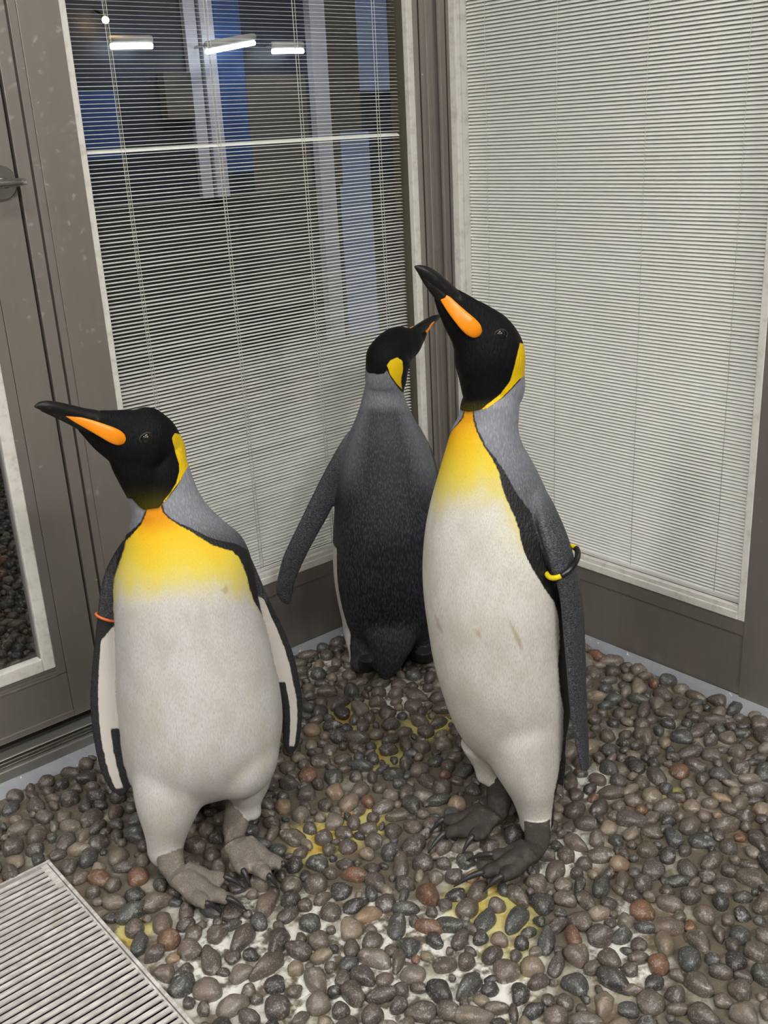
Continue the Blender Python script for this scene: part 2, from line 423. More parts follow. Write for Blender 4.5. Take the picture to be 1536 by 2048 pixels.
# door ----------------------------------------------------------------------
D0 = -0.976; DL = -1.9
th = structure(empty('trim_5', (-1.4, 0, 0)))
box('threshold', DL - 0.1, -0.949, -0.020, 0.06, -0.005, 0.045, M['alu'], th, 0.003)
box('threshold_edge', DL - 0.1, -0.949, -0.031, -0.018, 0.036, 0.044, M['steel'], th, 0.002)
box('threshold_face', DL - 0.1, -0.949, -0.036, -0.018, -0.009, 0.030, M['alu'], th, 0.002)
dr = structure(empty('door_1', (-1.4, 0.01, 0.06)))
box('stile', -1.0375, D0, 0.000, 0.045, 0.064, TOP - 0.02, M['frame'], dr, 0.001)
box('seam', -1.0385, -1.0375, 0.0015, 0.04, 0.064, TOP - 0.02, M['black'], dr)
box('inner_stile', -1.0575, -1.0385, 0.000, 0.045, 0.163, TOP - 0.02, M['frame'], dr, 0.0008)
box('rail', DL, -1.0385, 0.000, 0.045, 0.078, 0.1615, M['frame'], dr, 0.001)
box('rail_foot', DL, -1.0385, -0.002, 0.045, 0.0655, 0.078, M['frame'], dr, 0.001)
for z0_, z1_, d_ in ((0.1622, 0.1665, -0.0015), (0.1672, 0.173, 0.0005), (0.1738, 0.180, 0.0015)):
    box('rail_lip', DL, -1.0575, d_, 0.04, z0_, z1_, M['frame'], dr, 0.0008)
box('bead', -1.0812, -1.0575, -0.001, 0.02, 0.181, TOP - 0.06, M['cream'], dr, 0.0025)
box('bead', DL, -1.0812, -0.001, 0.02, 0.181, 0.2075, M['cream'], dr, 0.0025)
box('gasket', -1.0835, -1.0812, 0.006, 0.02, 0.2075, TOP - 0.06, M['grey'], dr)
link('pane', mesh('pane', [(DL, 0.016, 0.2075), (-1.0812, 0.016, 0.2075), (-1.0812, 0.016, TOP - 0.06), (DL, 0.016, TOP - 0.06)], [(0, 1, 2, 3)]), M['dpane'], dr)
box('outer_stile', DL - 0.08, DL, 0.0, 0.045, 0.064, TOP - 0.02, M['frame'], dr, 0.001)
box('door_gap', DL - 0.1, D0, 0.02, 0.05, 0.045, 0.066, M['black'], wl)
# lever handle: rose + thumb turn
hd = onleft(-2, 366)
V, F = tube_data([(hd[0], 0.0, hd[2]), (hd[0], -0.006, hd[2]), (hd[0], -0.009, hd[2])], [0.0285, 0.0285, 0.026], 40)
rose = link('handle', mesh('handle', V, F), M['steel'], dr)
lv = []
for (dx, dz, r) in ((-0.055, 0.0, 0.006), (-0.03, 0.0, 0.0065), (0.0, 0.0, 0.0068), (0.02, 0.0, 0.0065), (0.0295, 0.0, 0.005), (0.032, 0.0, 0.002)):
    lv.append(((hd[0] + dx, -0.040, hd[2] + dz), r))
V, F = tube_data([p for p, r in lv], [r for p, r in lv], 14)
lever = link('lever', mesh('lever', V, F), M['steel'], dr, True)
V, F = tube_data([(hd[0] - 0.004, -0.006, hd[2]), (hd[0] - 0.004, -0.04, hd[2])], [0.009, 0.008], 18)
link('lever_neck', mesh('lever_neck', V, F), M['steel'], dr, True)
box('outer_wall', -4.6, DL - 0.08, 0.0, 0.07, 0.0, TOP, M['frame'], wl)

# room beyond the left glazing ------------------------------------------------
bk = structure(empty('wall_beyond', (1.0, 3.0, 0)))
YB = 3.0
box('dado', -4.6, 1.3 + 3.5, YB, YB + 0.05, -0.05, 0.84, M['dado'], bk)
box('dado_cap', -4.6, 1.85, YB - 0.012, YB, 0.835, 0.85, M['grey'], bk)
box('upper_wall', -4.6, 4.8, YB, YB + 0.05, 0.84, CEIL, M['navy'], bk)
box('blue_panel', 0.35, 0.78, YB - 0.01, YB, 1.06, 1.36, M['blue'], bk)
box('blue_panel', 1.36, 1.52, YB - 0.01, YB, 0.95, 1.9, M['blue'], bk)
box('steel_box', 1.02, 1.17, YB - 0.06, YB, 1.22, 1.43, M['taupe'], bk)
box('post', 1.185, 1.25, YB - 0.03, YB, 0.84, 2.2, M['lilac'], bk)
box('post', 1.262, 1.335, YB - 0.05, YB, 0.84, 2.2, M['lilac'], bk)
box('grey_column', 1.52, 1.90, YB - 0.012, YB, 0.85, 1.42, M['taupe'], bk)
box('pale_column', 1.93, 2.03, YB - 0.05, YB, -0.05, 2.2, M['lilac'], bk)
box('taupe_column', 2.03, 2.26, YB - 0.03, YB, 0.84, 2.2, M['taupe'], bk)
box('glow_panel', 2.26, 2.75, YB - 0.04, YB, 1.33, 2.2, M['pale'], bk)  # both glowing panels are added, imitating a bright reflection in the pane
box('glow_panel', 2.10, 2.29, YB - 0.05, YB, -0.05, 1.12, M['pale'], bk)
structure(box('floor_beyond', -4.6, 4.8, 0.08, 3.0, -0.06, -0.01, M['cement']))
structure(box('wall_beyond_end', 4.8, 4.85, 0.0, 3.05, -0.05, CEIL, M['navy']))
structure(box('ceiling_beyond', 1.3, 4.8, 0.0, 3.05, CEIL, CEIL + 0.05, M['navy']))
structure(box('wall_far_right', 1.3, 1.35, -4.6, -1.2, -0.05, CEIL, M['grey']))
structure(box('wall_behind_blind', 0.55, 0.6, -1.2, 0.08, -0.05, CEIL, M['grey']))
structure(box('wall_between', 0.08, 4.8, 0.0, 0.05, -0.05, CEIL, M['dado']))
TUBE = mat_emit('tube_glow', (0.86, 0.97, 1.0), 9.0)
def tube_lamp(pa, pb, yd0, yd1, r, label):
    a = onleft(pa[0], pa[1], yd0); b = onleft(pb[0], pb[1], yd1)
    root = empty('fluorescent_lamp', tuple(a)); tag(root, label, 'lamp')
    tube('lamp_tube', [a, a + (b - a) * 0.5, b], r, TUBE, root, 10)
    up = np.array([0, 0, 0.028])
    tube('lamp_housing', [a + up, b + up], 0.018, M['white'], root, 8)
    for q in (a + (b - a) * 0.2 + up, a + (b - a) * 0.8 + up): box('bracket', q[0] - 0.006, q[0] + 0.006, q[1], YB, q[2] - 0.006, q[2] + 0.006, M['white'], root)
tube_lamp((222, 93), (304, 92), 2.9, 2.9, 0.013, 'bright fluorescent lamp seen through the upper left of the open blind')
tube_lamp((414, 104), (508, 86), 2.75, 2.9, 0.011, 'slanting fluorescent lamp seen through the blind beside the pale post')
tube_lamp((545, 103), (606, 102), 2.9, 2.9, 0.012, 'short fluorescent lamp seen through the blind near the pale column')
sp = onleft(211, 40, 2.9)
rt = empty('spot_lamp', tuple(sp)); tag(rt, 'tiny warm spot lamp seen through the top of the open blind', 'lamp')
bm = bmesh.new(); bmesh.ops.create_icosphere(bm, subdivisions=2, radius=0.016, matrix=Matrix.Translation(Vector(sp))); me = bpy.data.meshes.new('bulb'); bm.to_mesh(me); bm.free()
link('bulb', me, mat_emit('warm_bulb', (1.0, 0.62, 0.28), 30.0), rt, True)
tube('lamp_stem', [sp + np.array([0, 0, 0.014]), sp + np.array([0, 0.09, 0.05])], 0.006, M['black'], rt, 6)

# ceiling lamps that light the room, plus two added lights beyond the glazing -------------------------------------------
for i, (px, py, sx, sy, st) in enumerate(PANELS):
    root = empty('ceiling_lamp', (px, py, CEIL)); tag(root, 'flat white ceiling lamp over the pebble floor' if py < 0 else ('unseen flat light added over the dim pebbles beyond the glazed door' if px < 0 else 'unseen flat light added to brighten the blue room behind the open blind'), 'lamp', 'flat ceiling lamps')
    box('lamp_frame', px - sx / 2 - 0.02, px + sx / 2 + 0.02, py - sy / 2 - 0.02, py + sy / 2 + 0.02, CEIL - 0.03, CEIL - 0.002, M['white'], root)
    box('diffuser', px - sx / 2, px + sx / 2, py - sy / 2, py + sy / 2, CEIL - 0.036, CEIL - 0.0301, mat_emit('panel_glow', (1.0, 0.975, 0.93), st), root)

# ------------------------------------------------------------------ drain grate
gr = empty('drain_grate', (GX - 0.3, GY - 0.5, 0)); tag(gr, 'slotted cream drain grate set flush into the pebble floor', 'grate')
box('channel', gx0, GX, gy1, GY, -0.16, -0.10, M['black'], gr)
box('rim', GX - 0.004, GX + 0.001, gy1, GY + 0.004, -0.012, 0.001, M['grate'], gr)
box('rim', gx0, GX, GY - 0.001, GY + 0.004, -0.012, 0.0005, M['grate'], gr)
box('side_wall', GX - 0.002, GX - 0.0005, gy1, GY, -0.10, -0.013, M['black'], gr)
box('side_strip', GX - 0.0165, GX - 0.0055, -0.375, GY - 0.002, -0.0085, -0.0003, M['grate'], gr)
box('side_strip', GX - 0.0085, GX - 0.0055, gy1, -0.376, -0.0085, -0.0006, M['grate'], gr)
pt = 0.0135
vb, fb = box_data(gx0, GX - 0.0087, -0.0040, 0.0040, -0.0025, 0.0)
bar = mesh('bar', vb, fb); bar.materials.append(M['grate'])
nb = int((GY - gy1) / pt)
for i in range(nb):
    o = bpy.data.objects.new('bar', bar); COL.objects.link(o); o.parent = gr
    o.location = (-(GX - 0.3), GY - 0.008 - (i + 0.35) * pt - (GY - 0.5), 0)

# ------------------------------------------------------------------ pebbles
def pebble_variant(k, sub):
    bm = bmesh.new(); bmesh.ops.create_icosphere(bm, subdivisions=sub, radius=1.0)
    rr = random.Random(100 + k); off = Vector((rr.uniform(-50, 50), rr.uniform(-50, 50), 3.3 * k)); eg = rr.uniform(-0.22, 0.22); amp = rr.uniform(0.12, 0.30)
    for v in bm.verts:
        d = v.co.normalized(); s = 1 + amp * noise.noise(d * 1.1 + off) + 0.07 * noise.noise(d * 2.3 + off)
        q = d * s; q.y *= 1 + eg * q.x; q.z *= 1 - 0.5 * eg * q.x
        v.co = q
    kill = [v for v in bm.verts if v.co.z < -0.62]
    bmesh.ops.delete(bm, geom=kill, context='VERTS')
    me = bpy.data.meshes.new('pebble'); bm.to_mesh(me); bm.free()
    me.polygons.foreach_set('use_smooth', [True] * len(me.polygons)); return me
NVAR = 16
PVAR = [pebble_variant(k, 2) for k in range(NVAR)]
PFINE = [pebble_variant(k, 3) for k in range(NVAR)]
for me in PFINE: me.materials.append(M['pebA'])
PLOW = [pebble_variant(k, 1) for k in range(NVAR)]
for me in PVAR: me.materials.append(M['pebA'])
def pebble_layout(x0, x1, y0, y1, keep, dens=1.0):
    cell = 0.024; grid = {}; out = []
    def ok(x, y, r):
        ci, cj = int(math.floor(x / cell)), int(math.floor(y / cell))
        for i in range(ci - 2, ci + 3):
            for j in range(cj - 2, cj + 3):
                for (a, b, q) in grid.get((i, j), ()):
                    if (a - x) ** 2 + (b - y) ** 2 < (1.02 * (q + r)) ** 2: return False
        return True
    ar = (x1 - x0) * (y1 - y0) * dens
    for stage, (r0, r1, tries) in enumerate(((0.0150, 0.0195, 1700), (0.0115, 0.0150, 10000), (0.0090, 0.0115, 20000), (0.0060, 0.0090, 6000))):
        for _ in range(int(tries * ar)):
            x = rng.uniform(x0, x1); y = rng.uniform(y0, y1); r = rng.uniform(r0, r1)
            if keep(x, y, r) and ok(x, y, r):
                out.append((x, y, r)); grid.setdefault((int(math.floor(x / cell)), int(math.floor(y / cell))), []).append((x, y, r))
    return out
def keep_main(x, y, r):
    if x < -0.93 and y > -0.062: return False
    return not (x < GX + r + 0.004 and y < GY + r + 0.004)
BODYPOLY = [[(225, 1200), (520, 1200), (565, 1450), (540, 1560), (500, 1640), (570, 1740), (490, 1810), (360, 1780), (300, 1700), (240, 1500)],
            [(845, 1100), (1140, 1100), (1140, 1500), (1100, 1680), (1080, 1740), (980, 1760), (870, 1690), (960, 1560), (900, 1420)],
            [(665, 1100), (880, 1100), (870, 1310), (770, 1360), (700, 1310)]]
def inpoly(p, poly):
    x, y = p; c = False; n = len(poly)
    for i in range(n):
        (x1, y1), (x2, y2) = poly[i], poly[i - 1]
        if (y1 > y) != (y2 > y) and x < (x2 - x1) * (y - y1) / (y2 - y1) + x1: c = not c
    return c
lay = pebble_layout(-1.95, -0.022, -1.95, -0.022, keep_main)
info = []
for (x, y, r) in lay:
    q = project((x, y, 0.0)); dist = math.dist((x, y, 0), CAM)
    inv = -60 < q[0] < 1596 and 1200 < q[1] < 2108 and (np.array([x, y, 0]) - CAM) @ RM[:, 2] > 0.2
    vis = 0 <= q[0] <= 1536 and q[1] < 2048 and inv and not any(inpoly(q, b) for b in BODYPOLY)
    info.append((x, y, r, inv, (r / dist) if vis else 0.0))
order = sorted(range(len(info)), key=lambda i: -info[i][4])
single = set(order[:300])
BV = []; BF = []; BT = []
nv = 0
BV2 = []
varco = [np.array([v.co[:] for v in m.vertices]) for m in PVAR]; varfa = [[tuple(p.vertices) for p in m.polygons] for m in PVAR]
finco = [np.array([v.co[:] for v in m.vertices]) for m in PFINE]; finfa = [[tuple(p.vertices) for p in m.polygons] for m in PFINE]
def q_near(x, y): return math.dist((x, y, 0), CAM) < 2.05
lowco = [np.array([v.co[:] for v in m.vertices]) for m in PLOW]; lowfa = [[tuple(p.vertices) for p in m.polygons] for m in PLOW]
for i, (x, y, r, inv, s) in enumerate(info):
    el = rng.choice((1.0, 1.08, 1.18, 1.3, 1.55)); yaw = rng.uniform(0, math.pi); hz = r * rng.uniform(0.72, 1.05)
    tl = (rng.gauss(0, 0.16), rng.gauss(0, 0.16))
    m = Matrix.Translation((x, y, -0.0048 + rng.uniform(-0.002, 0.0025) - 0.25 * max(0, hz - 0.013))) @ Matrix.Rotation(tl[0], 4, 'X') @ Matrix.Rotation(tl[1], 4, 'Y') @ Matrix.Rotation(yaw, 4, 'Z') @ Matrix.Diagonal((r * el, r / math.sqrt(el) * rng.uniform(0.92, 1.05), hz, 1))
    k = rng.randrange(NVAR); tone = rng.random()
    if i in single:
        o = bpy.data.objects.new('pebble', PFINE[k]); COL.objects.link(o); o.parent = FLOOR; o.matrix_world = m
    else:
        co, fa = ((finco[k], finfa[k]) if q_near(x, y) else (varco[k], varfa[k])) if inv else (lowco[k], lowfa[k])
        A = np.array(m); P = co @ A[:3, :3].T + A[:3, 3]
        BV.append(P); BF.extend([tuple(a + nv for a in f) for f in fa]); BT.append(np.full(len(co), tone)); nv += len(co)
BV = np.concatenate(BV)
bed = mesh('pebble_bed', BV, BF)
at = bed.attributes.new('tone', 'FLOAT', 'POINT'); at.data.foreach_set('value', np.concatenate(BT).astype(np.float32))
bo = link('pebble_bed', bed, M['pebB'], FLOOR, True); bo['kind'] = 'stuff'
# the same paving goes on beyond the glazed door
def keep_beyond(x, y, r):
    return x < -0.95 + 0.62 * y
BV = []; BF = []; BT = []; nv = 0
for (x, y, r) in pebble_layout(-2.6, 0.35, 0.10, 2.9, keep_beyond, 0.8):
    el = rng.choice((1.0, 1.08, 1.18, 1.3, 1.55)); hz = r * rng.uniform(0.72, 1.05); k = rng.randrange(NVAR)
    m = Matrix.Translation((x, y, -0.0048)) @ Matrix.Rotation(rng.gauss(0, 0.16), 4, 'X') @ Matrix.Rotation(rng.uniform(0, math.pi), 4, 'Z') @ Matrix.Diagonal((r * el, r / math.sqrt(el), hz, 1))
    q = project((x, y, 0.0)); co_, fa_ = (varco[k], varfa[k]) if -100 < q[0] < 130 and 640 < q[1] < 1400 else (lowco[k], lowfa[k])
    A_ = np.array(m); BV.append(co_ @ A_[:3, :3].T + A_[:3, 3]); BF.extend([tuple(a + nv for a in f) for f in fa_]); BT.append(np.full(len(co_), rng.random())); nv += len(co_)
bed = mesh('pebble_bed', np.concatenate(BV), BF)
at = bed.attributes.new('tone', 'FLOAT', 'POINT'); at.data.foreach_set('value', np.concatenate(BT).astype(np.float32))
bo = link('pebble_bed', bed, M['pebB'], bpy.data.objects['floor_beyond'], True); bo['kind'] = 'stuff'

# ------------------------------------------------------------------ penguins
def catmull(keys, n):
    """keys: array (k, m); returns (n, m) samples of a Catmull-Rom spline through them, evenly spread by chord length"""
    K = np.array(keys, float); k = len(K)
    d = np.r_[0, np.cumsum(np.linalg.norm(np.diff(K[:, :2], axis=0), axis=1) + 1e-6)]
    T = np.linspace(0, d[-1], n); out = np.empty((n, K.shape[1]))
    idx = np.clip(np.searchsorted(d, T, side='right') - 1, 0, k - 2)
    m = np.empty_like(K)
    for i in range(k):
        a, b = max(i - 1, 0), min(i + 1, k - 1); m[i] = (K[b] - K[a]) / (d[b] - d[a])
    h = d[idx + 1] - d[idx]; u = (T - d[idx]) / h
    u = u[:, None]; h = h[:, None]
    return (2 * u**3 - 3 * u**2 + 1) * K[idx] + (u**3 - 2 * u**2 + u) * h * m[idx] + (-2 * u**3 + 3 * u**2) * K[idx + 1] + (u**3 - u**2) * h * m[idx + 1]

def loft(C, U, W, seg):
    """closed skin over elliptical rings: centres C, half-axis vectors U and W"""
    n = len(C); a = np.linspace(0, 2 * math.pi, seg, endpoint=False)
    P = C[:, None, :] + np.cos(a)[None, :, None] * U[:, None, :] + np.sin(a)[None, :, None] * W[:, None, :]
    V = P.reshape(-1, 3); F = []
    for i in range(n - 1):
        for k in range(seg):
            k2 = (k + 1) % seg; F.append((i * seg + k, i * seg + k2, (i + 1) * seg + k2, (i + 1) * seg + k))
    V = np.vstack([V, C[0], C[-1]]); c0, c1 = n * seg, n * seg + 1
    for k in range(seg):
        k2 = (k + 1) % seg; F.append((c0, k2, k)); F.append((c1, (n - 1) * seg + k, (n - 1) * seg + k2))
    return V, F

def fix_normals(V, F):
    # make the closed shell face outward (signed volume positive)
    V = np.asarray(V); vol = 0.0
    for f in F:
        for j in range(1, len(f) - 1): vol += np.dot(V[f[0]], np.cross(V[f[j]], V[f[j + 1]]))
    return F if vol > 0 else [tuple(reversed(f)) for f in F]

def sd_poly(P, poly):
    """signed distance (positive inside) of points P (n,2) to a closed polygon"""
    poly = np.array(poly, float); d = np.full(len(P), 1e9); ins = np.zeros(len(P), bool)
    for i in range(len(poly)):
        a, b = poly[i], poly[(i + 1) % len(poly)]; e = b - a
        w_ = P - a; t = np.clip((w_ @ e) / (e @ e + 1e-12), 0, 1); q = w_ - t[:, None] * e
        d = np.minimum(d, np.hypot(q[:, 0], q[:, 1]))
        c = ((a[1] <= P[:, 1]) & (P[:, 1] < b[1])) | ((b[1] <= P[:, 1]) & (P[:, 1] < a[1]))
        xi = a[0] + (P[:, 1] - a[1]) / (b[1] - a[1] + 1e-12) * e[0]
        ins ^= c & (P[:, 0] < xi)
    return np.where(ins, d, -d)

class Bird:
    def __init__(s, foot, head_dir, near, name='king_penguin'):
        s.O = ground(*foot); n = s.O - CAM; n[2] = 0; s.n = n / np.linalg.norm(n); s.r = np.array([s.n[1], -s.n[0], 0.0]); s.z = np.array([0, 0, 1.0])
        s.px = np.linalg.norm(s.O - CAM) / FPX          # metres per pixel, roughly
        s.parts = []                                    # (V, F, part id, extra (n,3))
        s.hd = s.r * head_dir[0] + s.n * head_dir[1]; s.hd /= np.linalg.norm(s.hd)
        s.hm = np.cross(s.hd, s.z); s.hm /= np.linalg.norm(s.hm)
        if s.hm @ s.n > 0: s.hm = -s.hm                 # lateral axis of the head towards the viewer
    def P(s, x, y, dep=0.0):
        d = ray(x, y); t = ((s.O + s.n * dep - CAM) @ s.n) / (d @ s.n); return CAM + d * t
    def add(s, V, F, pid, ex=None):
        V = np.asarray(V, float); s.parts.append((V, fix_normals(V, F), pid, np.zeros((len(V), 3)) if ex is None else ex))
    def body(s, rows, seg=72, n=150):
        """rows: (y, xl, xr, centre depth, depth ratio, back bulge)"""
        K = catmull(rows_key(rows), n)
        C = []; U = []; W = []
        for y, xl, xr, dep, br in K:
            a = s.P(xl, y, dep); b = s.P(xr, y, dep); c = (a + b) / 2; h = np.linalg.norm(b - a) / 2
            C.append(c); U.append(s.r * h); W.append(s.n * h * br)
        C = np.array(C); C[:, 2] = C[:, 2]
        V, F = loft(C, np.array(U), np.array(W), seg); s.add(V, F, 0); s.bodyC = C; s.bodyU = np.array(U)
    def path(s, keys, pid=0, seg=40, n=60, lat=0.85, latdir=None):
        """keys: (x, y, radius px, depth)  tube whose rings stand across the path; lateral half axis = radius * lat"""
        keys = [tuple(k) + ((lat,) if len(k) == 4 else ()) for k in keys]
        K = catmull(keys, n); C = np.array([s.P(x, y, d) for x, y, r, d, la in K]); R = np.maximum(K[:, 2], 0.3) * s.px; lat = K[:, 4]
        T = np.gradient(C, axis=0); T /= np.linalg.norm(T, axis=1)[:, None]
        L = np.tile(s.hm if latdir is None else latdir, (n, 1)); L = L - T * np.sum(L * T, 1)[:, None]; L /= np.linalg.norm(L, axis=1)[:, None]
        Q = np.cross(T, L)
        V, F = loft(C, Q * R[:, None], L * (R * lat)[:, None], seg); s.add(V, F, pid); return C, R
    def flipper(s, outer, inner, deps, thick, pid, tilt=0.0, n=180, seg=72):
        """outer/inner edges in pixels; deps: centre depth along the blade; tilt: depth of inner edge minus outer edge"""
        k = len(outer); kk = np.linspace(0, 1, k)
        Ko = catmull(outer, n); Ki = catmull(inner, n); tt = np.linspace(0, 1, n)
        dp = np.interp(tt, np.linspace(0, 1, len(deps)), deps)
        C = []; U = []; W = []
        for i in range(n):
            a = s.P(Ko[i, 0], Ko[i, 1], dp[i] - tilt / 2); b = s.P(Ki[i, 0], Ki[i, 1], dp[i] + tilt / 2)
            C.append((a + b) / 2); U.append((b - a) / 2)
        C = np.array(C); U = np.array(U)
        T = np.gradient(C, axis=0); T /= np.linalg.norm(T, axis=1)[:, None]
        N = np.cross(U, T); N /= np.linalg.norm(N, axis=1)[:, None]
        N[np.sum(N * s.n, 1) > 0] *= -1
        th = thick * np.interp(tt, [0, 0.15, 0.5, 0.9, 1], [1.7, 1.25, 1.0, 0.7, 0.45])
        V, F = loft(C, U, N * th[:, None], seg)
        a = np.linspace(0, 2 * math.pi, seg, endpoint=False)
        ex = np.zeros((len(V), 3))
        ex[:n * seg, 0] = np.repeat(tt, seg); ex[:n * seg, 1] = np.tile(np.cos(a), n); ex[:n * seg, 2] = np.tile(np.sin(a), n)
        ex[-2, 0] = 0; ex[-1, 0] = 1
        s.add(V, F, pid, ex); return C, U
    def foot(s, ankle, toes, zt=0.027, shin=None, pid=3, r=1.0):
        """ankle: (x, y, height); toes: list of (claw base px, claw tip px); shin: world point higher up the leg"""
        A = ground(ankle[0], ankle[1], ankle[2]); tips = [ground(x, y, zt) for (x, y), c in toes]
        mid = np.mean(tips, 0); fwd = mid - A; fwd[2] = 0; fwd /= np.linalg.norm(fwd)
        rows = []
        for tp in tips:
            b = A + fwd * 0.004 + (tp - A) * 0.10 + (tp - mid) * 0.22; b[2] = ankle[2] * 0.8
            t = np.linspace(0, 1, 14); c = b[None] * (1 - t[:, None]) + tp[None] * t[:, None]
            c[:, 2] = zt * 0.8 + (b[2] - zt * 0.8) * (1 - t) ** 1.6 + 0.003 * np.sin(t * 9) * (t > 0.3)
            rows.append(c); T = np.gradient(c, axis=0); T /= np.linalg.norm(T, axis=1)[:, None]
            S = np.cross(T, s.z); S /= np.linalg.norm(S, axis=1)[:, None]; Nn = np.cross(S, T)
            rr = r * np.interp(t, [0, 0.3, 0.8, 1], [0.0155, 0.0132, 0.0115, 0.0072])
            V, F = loft(c, S * rr[:, None], Nn * (rr * 0.82)[:, None], 18); s.add(V, F, pid)
        for a, b in zip(rows[:-1], rows[1:]):
            m = 13; u = np.linspace(0, 1, 9)
            V = []; F = []
            for side in (1, -1):
                for i in range(m):
                    for q in u:
                        p = a[i] * (1 - q) + b[i] * q; sag = math.sin(math.pi * q)
                        back = 0.07 * sag * max(0, (i - 6) / 5.0)
                        p = p - (p - A) * back * np.array([1, 1, 0]); p = p + s.z * (side * 0.0040 - 0.0035 - 0.0025 * sag * (i / m)); V.append(p)
            k = m * 9
            for i in range(m - 1):
                for j in range(8):
                    q = i * 9 + j; F.append((q, q + 1, q + 10, q + 9)); F.append((k + q, k + q + 9, k + q + 10, k + q + 1))
            edge = [i * 9 for i in range(m)] + [(m - 1) * 9 + j for j in range(1, 9)] + [i * 9 + 8 for i in range(m - 2, -1, -1)] + [j for j in range(7, 0, -1)]
            for i in range(len(edge)):
                p, q = edge[i], edge[(i + 1) % len(edge)]; F.append((p, k + p, k + q, q))
            s.add(V, F, pid)
        # tarsus and heel
        if shin is not None:
            hp = A - fwd * 0.012; hp[2] = max(0.017, zt * 0.8)
            t = np.linspace(0, 1, 12)[:, None]; c = hp[None] * (1 - t) + np.asarray(shin)[None] * t
            rr = np.interp(t[:, 0], [0, 0.25, 0.7, 1], [0.013, 0.020, 0.019, 0.016]) * r
            V, F = loft(c, np.cross(s.z, fwd)[None] * rr[:, None], fwd[None] * rr[:, None], 24); s.add(V, F, pid)
            t2 = np.linspace(0, 1, 8)[:, None]; c = hp[None] * (1 - t2) + (A + fwd * 0.03 + s.z * (-0.008))[None] * t2
            rr = np.interp(t2[:, 0], [0, 0.5, 1], [0.012, 0.02, 0.014]) * r
            V, F = loft(c, np.cross(s.z, fwd)[None] * (rr * 1.15)[:, None], s.z[None] * (rr * 0.75)[:, None], 24); s.add(V, F, pid)
        s.claws = getattr(s, 'claws', [])
        for (tb, tc), tp in zip(toes, tips):
            e = ground(tc[0], tc[1], 0.006); s.claws.append((tp, e))
    def blob(s, x, y, dep, ra, rb, rc, pid=0):
        """ellipsoid: half axes along view right, view depth and up, metres"""
        c = s.P(x, y, dep); t = np.linspace(0, math.pi, 25)[1:-1]
        C = c[None] + s.z[None] * (np.cos(t) * rc)[:, None]
        V, F = loft(C, s.r[None] * (np.sin(t) * ra)[:, None], s.n[None] * (np.sin(t) * rb)[:, None], 36); s.add(V, F, pid)
    def mask(s, co, pv):
        # where trunk, thighs, tail and shoulders run into one another the skin is relaxed; bill end, blades and toes keep their edges
        z = co[:, 2]; w = np.zeros(len(co))
        lo = np.clip((s.zhip - z) / 0.05, 0, 1) * np.clip((z - s.zlow) / 0.03, 0, 1)
        sh = np.clip((z - s.zhip) / 0.05, 0, 1) * np.clip((s.zneck - z) / 0.04, 0, 1)
        w = 0.55 * lo + 0.30 * sh
        return np.where(pv == 0, w, 0.0)
    def build(s, voxel, smooth_it):
        V = np.vstack([p[0] for p in s.parts]); F = []; off = 0; pid = []; ex = []
        for v, f, i, e in s.parts:
            F += [tuple(a + off for a in q) for q in f]; off += len(v); pid.append(np.full(len(v), i)); ex.append(e)
        pid = np.concatenate(pid); ex = np.vstack(ex)
        me = mesh('raw', V, F); o = bpy.data.objects.new('raw', me); COL.objects.link(o)
        md = o.modifiers.new('r', 'REMESH'); md.mode = 'VOXEL'; md.voxel_size = voxel; md.adaptivity = 0.0
        sm = o.modifiers.new('s', 'SMOOTH'); sm.factor = 0.5; sm.iterations = smooth_it
        dg = bpy.context.evaluated_depsgraph_get(); dg.update()
        res = bpy.data.meshes.new_from_object(o.evaluated_get(dg)); res.name = 'penguin_body'
        bpy.data.objects.remove(o); bpy.data.meshes.remove(me)
        n = len(res.vertices); co = np.empty(n * 3); res.vertices.foreach_get('co', co); co = co.reshape(-1, 3)
        m_ = len(res.edges); ed = np.empty(m_ * 2, np.int32); res.edges.foreach_get('vertices', ed); ed = ed.reshape(-1, 2)
        kd = kdtree.KDTree(len(V))
        for i, p in enumerate(V): kd.insert(p, i)
        kd.balance()
        near = np.array([kd.find(p)[1] for p in co])
        s.ed, s.nv = ed, n
        pv = pid[near]; wgt = s.mask(co, pv)
        deg = np.bincount(ed[:, 0], minlength=n) + np.bincount(ed[:, 1], minlength=n); deg = np.maximum(deg, 1)
        for _ in range(70):
            for k in range(3):
                x = co[:, k]; sm_ = (np.bincount(ed[:, 0], x[ed[:, 1]], n) + np.bincount(ed[:, 1], x[ed[:, 0]], n)) / deg
                co[:, k] = x + wgt * (sm_ - x)
        res.vertices.foreach_set('co', co.ravel()); res.update()
        ev = ex[near].copy(); fm = (pv == 1).astype(float)
        cnt = np.bincount(ed[:, 0], fm[ed[:, 1]], n) + np.bincount(ed[:, 1], fm[ed[:, 0]], n)
        for _ in range(6):
            for k in range(3):
                x = ev[:, k] * fm; sm_ = (np.bincount(ed[:, 0], x[ed[:, 1]], n) + np.bincount(ed[:, 1], x[ed[:, 0]], n)) / np.maximum(cnt, 1)
                ev[:, k] = np.where((fm > 0) & (cnt > 0), 0.5 * ev[:, k] + 0.5 * sm_, ev[:, k])
        return res, co, pv, ev

def rows_key(rows):
    # put y first twice so that catmull() parametrises on y only
    return [(y, xl, xr, d, b) for y, xl, xr, d, b in rows]

def set_attr(me, name, val):
    a = me.attributes.new(name, 'FLOAT', 'POINT'); a.data.foreach_set('value', np.asarray(val, np.float32))

